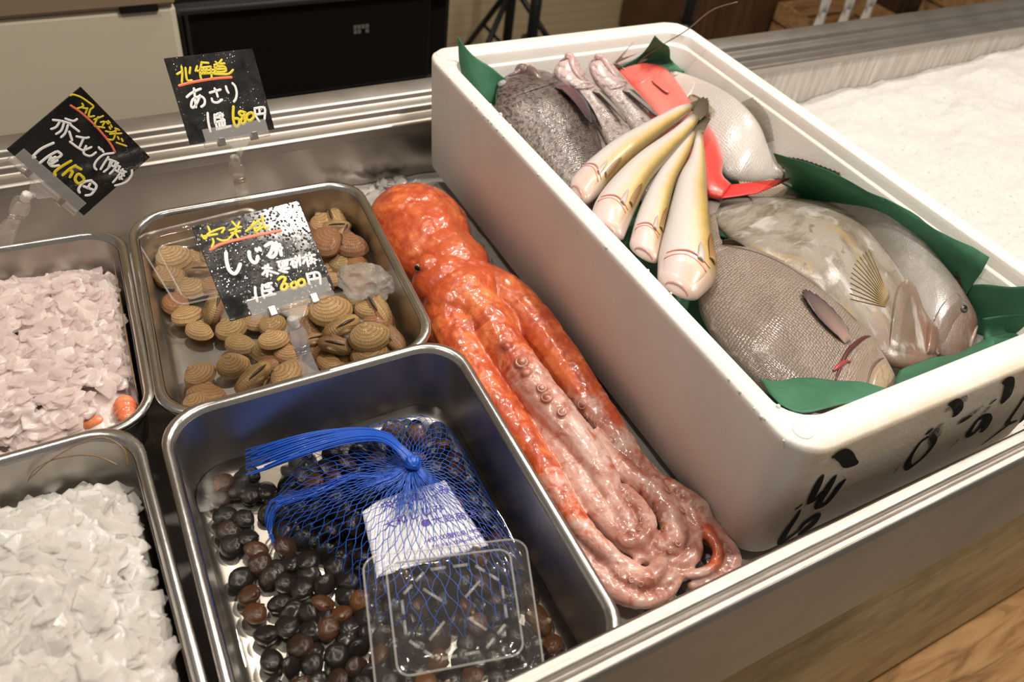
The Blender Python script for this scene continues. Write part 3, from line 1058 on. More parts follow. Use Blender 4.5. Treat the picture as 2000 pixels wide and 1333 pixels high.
def fin_mat(name, base, tip, ray=.5, alpha=1.0, rough=.3):
    x = N(name)
    uvn = x.n('ShaderNodeUVMap')
    sp = x.n('ShaderNodeSeparateXYZ', {'Vector': uvn.outputs[0]})
    c = x.ramp(sp.outputs[1], [(0, base), (1, tip)])
    st = x.math('PINGPONG', sp.outputs[0], .5)
    c = x.mix(x.math('MULTIPLY', st, ray * 2), c, tuple(v * .45 for v in base))
    x.p(Base_Color=c, Roughness=.42, Coat_Weight=.12, Coat_Roughness=.2, Alpha=alpha)
    return x.m

def skin(name, across, along=None, scale=26, mott=None, mott_scale=8, mott_stops=(.45, .62), rough=.30, bump=.35, coat=.5, scol=.5, blot=None, sparkle=.15):
    """fish skin: colour bands across the flank (fv: one edge 0 - other edge 1), along the fish (fu), scales, mottling"""
    x = N(name)
    fu, fv = x.attr('fu'), x.attr('fv')
    uv = x.n('ShaderNodeUVMap').outputs[0]
    nz = x.noise(uv, 3.0, 5, .6, .3)
    fvn = x.math('ADD', fv, x.math('MULTIPLY_ADD', nz, .20, -.10))
    c = x.ramp(fvn, across)
    if along:
        fun = x.math('ADD', fu, x.math('MULTIPLY_ADD', nz, .08, -.04))
        for stops, mask, mode in along:
            c = x.mix(x.ramp(fun, mask), c, x.ramp(fun, stops) if isinstance(stops, list) else stops, mode)
    if mott:
        mz = x.noise(uv, mott_scale, 6, .68, .4)
        c = x.mix(x.ramp(mz, [(mott_stops[0], 0.0), (mott_stops[1], 1.0)]), c, mott)
    if blot:
        for col, sc, lo, hi in blot:
            bz = x.noise(uv, sc, 3, .5, .8)
            c = x.mix(x.ramp(bz, [(lo, 0.0), (hi, .85)]), c, col)
    h = None
    if scale:
        mp = x.n('ShaderNodeMapping', {'Vector': uv, 'Scale': (1.0, 1.25, 1)})
        vo = x.n('ShaderNodeTexVoronoi', {'Vector': mp.outputs[0], 'Scale': float(scale), 'Randomness': .35})
        d = x.ramp(vo.outputs[0], [(.15, 1.0), (.75, 0.0)])
        if scol:
            c = x.mix(x.math('MULTIPLY', x.math('MULTIPLY', x.math('SUBTRACT', 1.0, d), x.ramp(fu, [(.14, .15), (.27, 1.0)])), scol), c, x.mix(.55, c, (.02, .015, .01)))
        d = x.math('MULTIPLY', d, x.ramp(fu, [(.14, .06), (.27, 1.0)]))
        nb = x.bump(d, bump, .0012)
    fine = x.noise(uv, 60, 3, .6)
    nb2 = x.bump(fine, sparkle * 1.6, .001, nb if scale else None)
    spk = x.noise(uv, 160, 2, .5)
    nb2 = x.bump(spk, sparkle * 2.2, .0006, nb2)
    x.p(Base_Color=c, Roughness=rough, Coat_Weight=coat, Coat_Roughness=.10, Subsurface_Weight=.12, Subsurface_Scale=1.0, Subsurface_Radius=(.006, .004, .003), Specular_IOR_Level=.6)
    return x.m

SK = {}
SK['rock'] = skin('dark_rockfish_skin', [(0, (.026, .018, .014)), (.35, (.095, .068, .055)), (.7, (.19, .14, .115)), (1, (.30, .22, .19))],
                  [((.13, .085, .085), [(0.0, .9), (.22, .55), (.30, 0.0)], 'MIX')], 42, (.028, .019, .014), 20, (.46, .58), .26, .45, .6, .5)
SK['rock2'] = skin('pale_rockfish_skin', [(0, (.30, .24, .215)), (.45, (.43, .345, .315)), (1, (.30, .24, .215))],
                   [((.58, .41, .40), [(0.0, .9), (.28, .5), (.4, 0.0)], 'MIX')], 42, (.10, .065, .045), 15, (.50, .66), .32, .4, .5, .45)
SK['red'] = skin('red_snapper_skin', [(0, (.66, .045, .035)), (.35, (.76, .16, .125)), (.75, (.78, .24, .20)), (1, (.66, .035, .028))],
                 [((.70, .045, .032), [(0.0, .85), (.16, .5), (.24, 0.0), (.55, 0.0), (.75, .8), (1, 1)], 'MIX')], 34, None, 8, (.5, .6), .26, .25, .6, .12)
SK['silver'] = skin('silvery_white_skin', [(0, (.40, .33, .26)), (.12, (.52, .48, .435)), (.6, (.60, .565, .525)), (.85, (.40, .36, .325)), (1, (.20, .17, .15))],
                    [((.72, .60, .56), [(0.0, .7), (.25, .3), (.35, 0.0)], 'MIX')], 30, None, 8, (.5, .6), .24, .32, .6, .12, [((.60, .48, .22), 1.6, .64, .78)])
SK['slim'] = skin('yellow_backed_white_belly_skin', [(0, (.60, .555, .53)), (.42, (.68, .635, .605)), (.54, (.66, .555, .38)), (.66, (.58, .40, .12)), (.80, (.27, .19, .065)), (1, (.19, .13, .045))],
                  [((.68, .50, .475), [(0.0, .75), (.14, .45), (.22, 0.0)], 'MIX'), ((.09, .065, .035), [(0, 0.0), (.93, 0.0), (1, .8)], 'MIX')], 0, None, 8, (.5, .6), .30, .2, .5, 0, None, .10)
SK['porgy'] = skin('grey_brown_scaled_skin', [(0, (.27, .20, .16)), (.25, (.32, .245, .20)), (.65, (.27, .205, .165)), (1, (.12, .085, .065))],
                   [((.40, .30, .235), [(0.0, .8), (.22, .55), (.30, 0.0)], 'MIX')], 34, (.40, .325, .28), 5, (.54, .74), .30, .60, .5, .62, [((.16, .115, .09), 2.2, .56, .72)], .06)
SK['flat'] = skin('slimy_mottled_grey_skin', [(0, (.19, .14, .09)), (.15, (.26, .225, .175)), (.55, (.33, .295, .245)), (1, (.22, .17, .12))],
                  [((.20, .095, .062), [(0.0, .95), (.22, .85), (.33, 0.0)], 'MIX')], 0, (.17, .135, .09), 2.6, (.46, .62), .24, .3, .7, 0,
                  [((.42, .27, .085), 1.7, .57, .70), ((.52, .495, .46), 4, .56, .70), ((.17, .13, .09), 7, .62, .72)], .22)
SK['flat2'] = skin('slimy_dull_grey_skin', [(0, (.17, .13, .09)), (.2, (.20, .18, .155)), (.6, (.26, .235, .205)), (1, (.20, .165, .13))],
                   [((.17, .09, .062), [(0.0, .95), (.16, .85), (.28, 0.0)], 'MIX')], 0, (.29, .27, .245), 3.0, (.48, .66), .24, .3, .7, 0,
                   [((.46, .33, .16), 1.5, .64, .76)], .22)
FM = {}
FM['dark'] = fin_mat('dark_fin', (.17, .085, .095), (.018, .016, .020), .5)
FM['pinkdark'] = fin_mat('pink_based_dark_fin', (.40, .26, .225), (.035, .028, .032), .45)
FM['grey'] = fin_mat('grey_fin', (.30, .25, .225), (.10, .085, .075), .6)
FM['red'] = fin_mat('red_fin', (.72, .035, .030), (.74, .05, .04), .3)
FM['tan'] = fin_mat('tan_spiny_fin', (.50, .41, .30), (.36, .28, .19), .85)
FM['brown'] = fin_mat('brown_fin', (.36, .21, .09), (.20, .085, .022), .6)
FM['olive'] = fin_mat('olive_black_fin', (.15, .115, .065), (.045, .035, .022), .7)
FM['yellow'] = fin_mat('yellow_fin', (.30, .23, .12), (.36, .31, .22), .7, .32)
FM['pale'] = fin_mat('pale_fin', (.58, .51, .47), (.48, .38, .33), .35)
MOUTH = plain('fish_mouth_flesh', (.50, .27, .25), .25, Coat_Weight=.5)
SLIT = plain('gill_slit_flesh', (.10, .03, .03), .3)
DARKLIP = plain('dark_lip_skin', (.16, .105, .095), .3, Coat_Weight=.5)
PINK = plain('pink_gill_skin', (.55, .37, .355), .3, Coat_Weight=.5)
PALEP = plain('pale_gill_skin', (.66, .55, .51), .3, Coat_Weight=.5)
def px(P, z):
    return [inbox(p[0], p[1], p[2] if len(p) > 2 else z) for p in P]

# -- right rear: silvery fish
f = Fish('silvery white deep-bodied fish lying along the right wall of the foam box',
         [(1292, 139), (1330, 143), (1395, 168), (1445, 200), (1480, 240), (1498, 285), (1512, 318), (1530, 338)],
         [(1284, 148), (1300, 190), (1330, 250), (1370, 310), (1420, 350), (1465, 358), (1505, 352), (1528, 350)], (.098, .085, .076, .074, .072), .26, SK['silver'])
f.eye(.10, 62, .0055, (.55, .5, .42), True)
f.line([(.015, 120), (.05, 110), (.085, 112)], .0012, MOUTH, 'mouth')
f.plate([[(.15, 40), (.17, 85), (.16, 130)], [(.235, 45), (.265, 85), (.23, 130)]])
f.fin_on([(.27, 88), (.28, 104)], [(.40, 70), (.46, 82), (.42, 98)], FM['tan'])
fin(px([(1524, 334), (1530, 352)], .072), px([(1602, 350, .070), (1640, 372, .068), (1636, 402, .066)], .07), FM['tan'], 'tail_fin', f.root, 12)
fin(px([(1448, 200), (1480, 236), (1496, 280)], .072), px([(1470, 190, .074), (1500, 226, .074), (1512, 275, .07)], .074), FM['yellow'], 'dorsal_fin', f.root, 10)
fin(px([(1440, 352), (1475, 356), (1505, 350)], .073), px([(1470, 396, .092), (1530, 398, .090), (1560, 380, .086)], .08), FM['tan'], 'anal_fin', f.root, 12, thick=.0009, ruff=.0009)

# -- red fish bent round the others, tail swept to the right
f = Fish('bright red fish with its tail swept across the pile',
         [(1232, 134), (1262, 128), (1300, 146), (1335, 190), (1368, 236), (1398, 278), (1412, 318), (1410, 345), (1428, 362)],
         [(1212, 138), (1203, 142), (1222, 168), (1252, 214), (1290, 268), (1330, 322), (1362, 360), (1382, 382), (1410, 388)], (.108, .096, .092, .095, .099), .42, SK['red'], n=56)
f.line([(.01, 120), (.035, 118), (.065, 125)], .0013, MOUTH, 'mouth')
f.plate([[(.12, 50), (.14, 90), (.13, 135)], [(.19, 52), (.225, 92), (.195, 140)]])
f.fin_on([(.225, 92), (.235, 112)], [(.34, 84), (.37, 96), (.345, 112)], plain('rosy_fin', (.72, .17, .14), .4, Coat_Weight=.3), rise=.0018)
fin(px([(1424, 363), (1407, 388)], .099), px([(1540, 349, .104), (1515, 362, .104), (1478, 378, .102)], .10), FM['red'], 'tail_fin', f.root, 12)

# -- three rockfish side by side at the back left
def rock(label, D, V, z, mat, pf, finm, eye=None, gx=(.17, .27), mouth_flesh=True, thick=.42):
    f = Fish(label, D, V, z, thick, mat, group=None)
    f.line([(.012, 150), (.03, 110), (.035, 70), (.02, 40)], .0022 if mouth_flesh else .0015, MOUTH, 'mouth')
    w_ = f.frame(.08)[3].length
    P = [f.pt(.006 + .22 * i / 13, 74 + 6 * i / 13) - f.nrm(.05, 78) * w_ * .045 for i in range(14)]
    G().tube(P, [w_ * .145 * (1 - (i / 13) ** 2) ** .5 + .0004 for i in range(14)], 18).ball(P[0], w_ * .143, 16, 10).obj('throat', PINK if mouth_flesh else DARKLIP, f.root)
    P = [f.pt(.004 + .05 * i / 9, 106 + 52 * i / 9) for i in range(10)]
    G().tube(P, [w_ * .060 * sin(pi * (.25 + .7 * i / 9)) for i in range(10)], 12).ball(P[0], w_ * .04, 10, 6).obj('lip', DARKLIP, f.root)
    f.plate([[(gx[0], 45), (gx[0] + .02, 90), (gx[0] + .01, 140)], [(gx[1], 50), (gx[1] + .02, 95), (gx[1], 145)]], h=.0022)
    f.fin_on(*pf, finm, rise=.006)
    if eye:
        f.eye(*eye)
    return f
f3 = rock('rockfish with a pink open mouth beside the red fish', [(1172, 110), (1186, 114), (1206, 140), (1244, 184), (1282, 226), (1312, 262), (1345, 310), (1365, 350)],
          [(1164, 110), (1150, 126), (1160, 156), (1192, 200), (1226, 250), (1262, 305), (1300, 352), (1330, 380)], (.133, .108, .090, .076, .068), SK['rock2'],
          ([(.30, 84), (.31, 104)], [(.52, 70), (.58, 84), (.50, 96)]), FM['grey'])
f2 = rock('rockfish with a pale pink open mouth in the middle of three rockfish', [(1114, 107), (1126, 112), (1142, 146), (1186, 192), (1222, 242), (1250, 292), (1280, 345), (1300, 380)],
          [(1104, 108), (1082, 134), (1090, 158), (1132, 200), (1166, 250), (1196, 306), (1230, 360), (1258, 400)], (.139, .112, .094, .080, .070), SK['rock2'],
          ([(.30, 70), (.31, 92)], [(.50, 56), (.57, 72), (.50, 84)]), FM['grey'])
f1 = rock('large dark rockfish against the left wall of the foam box', [(1026, 130), (1060, 140), (1108, 176), (1148, 224), (1172, 284), (1186, 350), (1202, 410), (1216, 440)],
          [(1008, 138), (978, 158), (968, 186), (974, 226), (1008, 274), (1058, 330), (1110, 384), (1168, 432)], (.127, .106, .088, .078, .070), SK['rock'],
          ([(.29, 42), (.285, 72)], [(.47, 38), (.53, 55), (.47, 72)]), FM['dark'], (.14, 152, .0052, (.30, .33, .35), True), (.15, .25), False)
f1.fin_on([(.30, 22), (.32, 30)], [(.50, 14), (.53, 22), (.50, 28)], FM['grey'], 'pelvic_fin')

# -- big soft grey fish, two, and the grey porgy at the front
f = Fish('dull grey slimy fish lying furthest right against the green paper',
         [(1912, 640), (1902, 608), (1872, 556), (1830, 500), (1782, 440), (1738, 396), (1690, 376), (1640, 376)],
         [(1896, 690), (1850, 704), (1800, 668), (1750, 600), (1700, 530), (1650, 470), (1610, 430), (1600, 408)], (.066, .080, .078), .24, SK['flat2'])
f.eye(.16, 60, .0045, (.10, .085, .07))
f.line([(.02, 150), (.05, 100), (.04, 50)], .002, plain('grey_lip', (.34, .24, .20), .25), 'mouth')
f.plate([[(.13, 40), (.17, 90), (.16, 140)], [(.22, 46), (.26, 92), (.24, 145)]], h=.003)
fin(px([(1736, 398), (1790, 452), (1845, 520), (1880, 570)], .070), px([(1790, 436, .078), (1838, 470, .080), (1868, 524, .076), (1884, 572, .07)], .078), FM['olive'], 'dorsal_fin', f.root, 16)
fin(px([(1530, 330), (1580, 342), (1650, 372)], .070), px([(1516, 306, .072), (1568, 312, .074), (1640, 338, .074)], .074), FM['olive'], 'tail_fin', f.root, 14)
f = Fish('big soft grey fish with yellow blotches in the middle of the pile',
         [(1842, 645), (1818, 612), (1790, 566), (1755, 515), (1712, 466), (1664, 424), (1610, 402), (1530, 392), (1440, 390), (1386, 398)],
         [(1836, 700), (1800, 722), (1740, 716), (1690, 668), (1630, 606), (1560, 556), (1500, 520), (1440, 480), (1400, 440), (1384, 410)], (.078, .092, .080), .22, SK['flat'])
f.line([(.015, 150), (.05, 100), (.03, 40)], .0026, plain('brown_lip', (.40, .22, .17), .22), 'mouth')
f.plate([[(.10, 30), (.15, 85), (.12, 140)], [(.20, 32), (.27, 88), (.22, 150)]], h=.004)
f.plate([[(.015, 60), (.02, 90), (.015, 130)], [(.085, 62), (.10, 92), (.08, 132)]], name='jaw', h=.005)
gq = G()
for k in range(13):
    P = [f.pt(.29 + (.13 + .03 * sin(pi * k / 12)) * t, 104 + k + (78 + 5.6 * k - 104 - k) * t) + f.nrm(.3 + .1 * t, 100) * .0004 for t in [i / 9 for i in range(10)]]
    gq.tube(P, [.0009 * (1 - .6 * i / 9) for i in range(10)], 6)
gq.obj('pectoral_fin', plain('amber_fin_rays', (.27, .18, .07), .35), f.root)
fin(px([(1700, 455), (1740, 496), (1790, 560), (1812, 600)], .082), px([(1726, 470, .086), (1768, 508, .088), (1796, 556, .085), (1814, 600, .082)], .086), FM['olive'], 'dorsal_fin', f.root, 14)
f.line([(.30, 6), (.45, 5), (.62, 6), (.8, 6)], .0016, plain('reddish_fin_base', (.46, .24, .19), .3), 'fin_base', .0004)

f = Fish('large grey-brown scaled fish with a cut gill at the front of the box',
         [(1757, 758), (1738, 718), (1696, 660), (1636, 600), (1572, 548), (1514, 510), (1466, 488), (1428, 478), (1408, 470), (1402, 440), (1396, 415)],
         [(1752, 768), (1690, 800), (1600, 806), (1510, 772), (1445, 716), (1392, 656), (1366, 604), (1366, 560), (1380, 510), (1384, 460), (1384, 420)], (.085, .106, .096), .23, SK['porgy'], n=56)
f.plate([[(.13, 34), (.16, 80), (.14, 120)], [(.215, 36), (.25, 84), (.22, 125)]], h=.0024)
f.plate([[(.006, 50), (.012, 84), (.008, 124)], [(.115, 44), (.145, 82), (.125, 126)]], skin('golden_cheek_skin', [(0, (.40, .30, .20)), (1, (.50, .385, .26))], None, 0, (.30, .20, .10), 14, (.52, .66), .3, .3, .5, 0), 'cheek', h=.0022)
f.line([(.225, 30), (.255, 60), (.272, 88), (.255, 122)], .0022, SLIT, 'gill_slit', .0)
f.line([(.135, 40), (.165, 80), (.145, 116)], .0014, plain('cheek_crease', (.15, .10, .075), .4), 'cheek_crease', .0)
f.line([(.30, 30), (.45, 27), (.65, 36), (.85, 60)], .0009, plain('lateral_line', (.13, .095, .075), .4), 'lateral_line', .0)
f.line([(.24, 92), (.262, 96), (.28, 112)], .0022, plain('raw_red_flesh', (.33, .06, .06), .25), 'cut_flesh', .0006)
f.line([(.01, 60), (.03, 72), (.055, 74)], .0013, MOUTH, 'mouth')
f.fin_on([(.285, 70), (.295, 79)], [(.42, 44), (.49, 56), (.50, 70), (.46, 84)], FM['pinkdark'], rise=.003)
fin(px([(1412, 480), (1440, 486), (1468, 494)], .10), px([(1410, 470, .106), (1432, 468, .110), (1462, 486, .106)], .105), FM['olive'], 'soft_dorsal_fin', f.root, 9)
fin(px([(1560, 545), (1610, 582), (1660, 630)], .098), px([(1580, 546, .100), (1630, 586, .102), (1668, 634, .098)], .10), FM['grey'], 'spiny_dorsal_fin', f.root, 12)
fin(px([(1382, 424), (1398, 416)], .096), px([(1372, 396, .092), (1392, 386, .092), (1410, 392, .092)], .09), FM['grey'], 'tail_fin', f.root, 8)

# -- four slender white-bellied fish fanned out over the pile
def slim(label, D, V, z, pf, tail, k):
    """D: pale side edge, V: yellow back edge"""
    f = Fish(label, D, V, z, .62, SK['slim'], group=None, low=.8, prof=[(0, .45), (.05, .7), (.2, .85), (.5, 1), (1, 1)])
    f.plate([[(.055, 30), (.07, 80), (.06, 130)], [(.15, 34), (.185, 86), (.16, 138)]], h=.0016)
    f.line([(.13, 36), (.175, 84), (.152, 132)], .0011, plain('red_gill_edge', (.62, .13, .11), .3), 'gill_edge', .0007)
    f.line([(.165, 40), (.205, 88), (.18, 136)], .0009, plain('red_gill_edge', (.70, .30, .26), .3), 'gill_edge', .0005)
    f.line([(.012, 30), (.03, 90), (.014, 150)], .0012, MOUTH, 'mouth')
    f.fin_on([(.225, 128), (.215, 146)], [(.345, 122), (.37, 138), (.335, 150)], FM['brown'], rise=.0010)
    f.fin_on([(.19, 104), (.185, 118)], [(.26, 98), (.275, 108), (.255, 118)], FM['pale'], 'pelvic_fin', rise=.0006)
    fin(px(tail[0], z[-1]), px(tail[1], z[-1]), FM['olive'], 'tail_fin', f.root, 8, arch=.001)
    return f
slim('leftmost of the four slender white-bellied fish fanned out over the pile',
     [(1108, 366), (1128, 338), (1190, 286), (1260, 245), (1318, 214), (1345, 205)], [(1140, 404), (1172, 378), (1214, 332), (1262, 290), (1320, 242), (1352, 216)], (.108, .122, .126), None,
     ([(1344, 206), (1352, 216)], [(1366, 196), (1382, 200), (1380, 208)]), 0)
slim('second from the left of the four slender white-bellied fish fanned out over the pile',
     [(1152, 440), (1160, 402), (1192, 356), (1246, 304), (1310, 258), (1348, 226)], [(1214, 478), (1238, 420), (1272, 352), (1320, 294), (1350, 258), (1366, 234)], (.118, .130, .136), None,
     ([(1350, 226), (1366, 236)], [(1364, 192), (1382, 194), (1384, 222)]), 1)
slim('third from the left of the four slender white-bellied fish, near the fan middle',
     [(1226, 488), (1244, 420), (1276, 352), (1314, 298), (1346, 258)], [(1284, 522), (1298, 454), (1318, 362), (1344, 306), (1360, 262)], (.116, .126, .130), None,
     ([(1347, 258), (1360, 264)], [(1352, 236), (1366, 230), (1374, 244)]), 2)
slim('rightmost of the four slender white-bellied fish with its belly facing up',
     [(1284, 556), (1286, 500), (1304, 422), (1324, 350), (1348, 304), (1360, 256)], [(1352, 594), (1398, 546), (1394, 488), (1382, 400), (1378, 324), (1372, 262)], (.118, .128, .130), None,
     ([(1358, 258), (1373, 262)], [(1356, 228), (1374, 224), (1388, 232)]), 3)

# -- fish whose forked tail sticks up at the back wall
f = Fish('brown fish mostly buried at the back wall with its forked tail raised',
         [(1290, 168), (1270, 160), (1240, 146), (1218, 132), (1202, 122)], [(1284, 184), (1262, 180), (1234, 162), (1212, 140), (1196, 128)][:5], (.060, .070, .100), .8, plain('brown_fish_skin', (.16, .11, .07), .3, Coat_Weight=.5))
fin(px([(1196, 128), (1204, 122)], .100), px([(1236, 84, .118), (1214, 112, .108), (1246, 104, .112)], .11), fin_mat('tan_tail_fin', (.28, .18, .11), (.46, .33, .24), .5), 'tail_fin', f.root, 8)
# ------------------------------------------------------------------ green paper in the foam box
x = N('green_wrapping_paper')
n1 = x.noise(x.coord('Object'), 30, 5, .6)
x.p(Base_Color=x.ramp(n1, [(.3, (.045, .175, .092)), (.7, (.075, .25, .145))]), Roughness=.55)
tr_ = x.n('ShaderNodeBsdfTranslucent', {'Color': (.06, .30, .15)})
ms_ = x.n('ShaderNodeMixShader', {'Fac': .25})
x.t.links.new(x.b.outputs[0], ms_.inputs[1])
x.t.links.new(tr_.outputs[0], ms_.inputs[2])
x.t.links.new(ms_.outputs[0], x.out.inputs[0])
x.bump(x.noise(x.coord('Object'), 40, 3), .25, .004)
M['paper'] = x.m
def sheet(label, rows, nu=18, nv=18, crease=.002, name='green_paper', seed=0):
    """sheet lofted through rows of world points"""
    C = [crom(r, nu) for r in rows]
    cols = [crom([C[k][i] for k in range(len(C))], nv) if len(C) > 2 else [C[0][i].lerp(C[1][i], j / (nv - 1)) for j in range(nv)] for i in range(nu)]
    V, F = [], []
    for i in range(nu):
        for j in range(nv):
            p = cols[i][j].copy()
            w = noise.noise(p * 38 + Vector((seed, 0, 0)))
            p += Vector((.5 * w, .5 * noise.noise(p * 33 + Vector((0, seed, 7))), w)) * crease
            V.append(p)
    F = [(i * nv + j, i * nv + j + 1, (i + 1) * nv + j + 1, (i + 1) * nv + j) for i in range(nu - 1) for j in range(nv - 1)]
    c = sum(V, Vector()) / len(V)
    o = mesh(name, V, F, M['paper'], None, loc=c)
    mods(o, solid=.0003)
    return tag(o, label, 'paper')
def P_(*a):
    return [inbox(p[0], p[1], p[2], -.0015) for p in a]
sheet('green paper flap standing up in the back left corner of the foam box',
      [P_((893, 72, .152), (897, 118, .138), (900, 150, .125)), P_((930, 110, .148), (930, 150, .130), (936, 190, .110)), P_((986, 148, .128), (975, 180, .110), (964, 206, .098)), P_((1010, 165, .095), (1000, 190, .085), (985, 215, .075))], crease=.003, seed=1)
sheet('green paper corner rising behind the red fish at the back of the foam box',
      [P_((1186, 140, .075), (1230, 160, .065), (1300, 175, .06)), P_((1210, 132, .090), (1252, 134, .090), (1330, 150, .075)), P_((1252, 108, .112), (1290, 112, .108), (1336, 138, .085)), P_((1278, 72, .152), (1306, 92, .135), (1312, 130, .100))], crease=.004, seed=2)
sheet('long green paper sheet lining the right wall of the foam box under the grey fish',
      [P_((1510, 300, .14), (1600, 328, .14), (1700, 372, .14), (1800, 430, .14), (1880, 474, .14), (1936, 500, .14)),
       [Vector((.329, y_, z_)) for y_, z_ in ((.335, .075), (.285, .075), (.235, .078), (.185, .080), (.140, .080), (.105, .080))],
       [Vector((.318, y_, .050)) for y_ in (.340, .290, .240, .190, .140, .100)],
       P_((1500, 345, .045), (1590, 390, .042), (1680, 450, .042), (1750, 520, .042), (1830, 610, .042), (1890, 680, .044)),
       P_((1350, 300, .042), (1430, 380, .040), (1520, 470, .040), (1600, 560, .040), (1680, 650, .040), (1740, 720, .042)),
       P_((1180, 330, .056), (1280, 440, .062), (1370, 540, .060), (1450, 630, .046), (1540, 720, .040), (1600, 760, .042)),
       [Vector((.031, y_, z_)) for y_, z_ in ((.34, .070), (.28, .082), (.22, .082), (.16, .060), (.10, .046), (.06, .042))]], 26, 26, .003, seed=3)
sheet('folded green paper sheet in the right front corner of the foam box',
      [P_((1884, 560, .098), (1950, 560, .104), (2040, 560, .110)), P_((1888, 600, .080), (1950, 610, .082), (2040, 620, .085)), P_((1900, 650, .066), (1960, 660, .068), (2040, 665, .085))], crease=.003, seed=4)
sheet('small green paper fold lying over the right front corner sheet',
      [P_((1920, 622, .100), (1970, 616, .108), (2040, 612, .115)), P_((1922, 650, .085), (1970, 650, .092), (2040, 650, .100)), P_((1926, 690, .078), (1975, 672, .095), (2040, 660, .110))], crease=.002, seed=5)
sheet('green paper strip standing between the brown fish heads and the front rim',
      [P_((1742, 760, .125), (1800, 740, .128), (1860, 712, .128), (1945, 676, .128)), P_((1748, 742, .108), (1800, 718, .105), (1860, 698, .105), (1940, 664, .105)), P_((1756, 726, .095), (1808, 702, .090), (1870, 690, .088), (1930, 660, .088))], crease=.002, seed=6)
sheet('green paper sheet tucked under the chin of the big fish at the front left corner',
      [P_((1478, 728, .104), (1540, 736, .112), (1640, 744, .116), (1742, 762, .122)), P_((1500, 762, .118), (1560, 772, .122), (1650, 770, .126), (1738, 768, .126)), P_((1522, 790, .124), (1570, 806, .128), (1650, 790, .130), (1736, 772, .128))], crease=.003, seed=7)

# thin wire standing out of the pile at the back of the box
o = G().tube(crom([unp(1245, 122, z=.11), unp(1290, 90, z=.135), unp(1340, 60, z=.165), unp(1390, 20, z=.195), unp(1440, 4, z=.215)], 24), .0007, 6).obj('fishing_line', plain('brown_line', (.24, .15, .12), .4), None, loc=unp(1245, 122, z=.11))
tag(o, 'thin brown line sticking up over the back right corner of the foam box', 'line')
# ------------------------------------------------------------------ the octopus
def opt(px_, py_, z):
    return unp(px_, py_, z=z)
oct_root = root('octopus', (-.06, .27, .0), 'large orange octopus stretched out on the ice between the trays and the foam box', 'octopus')
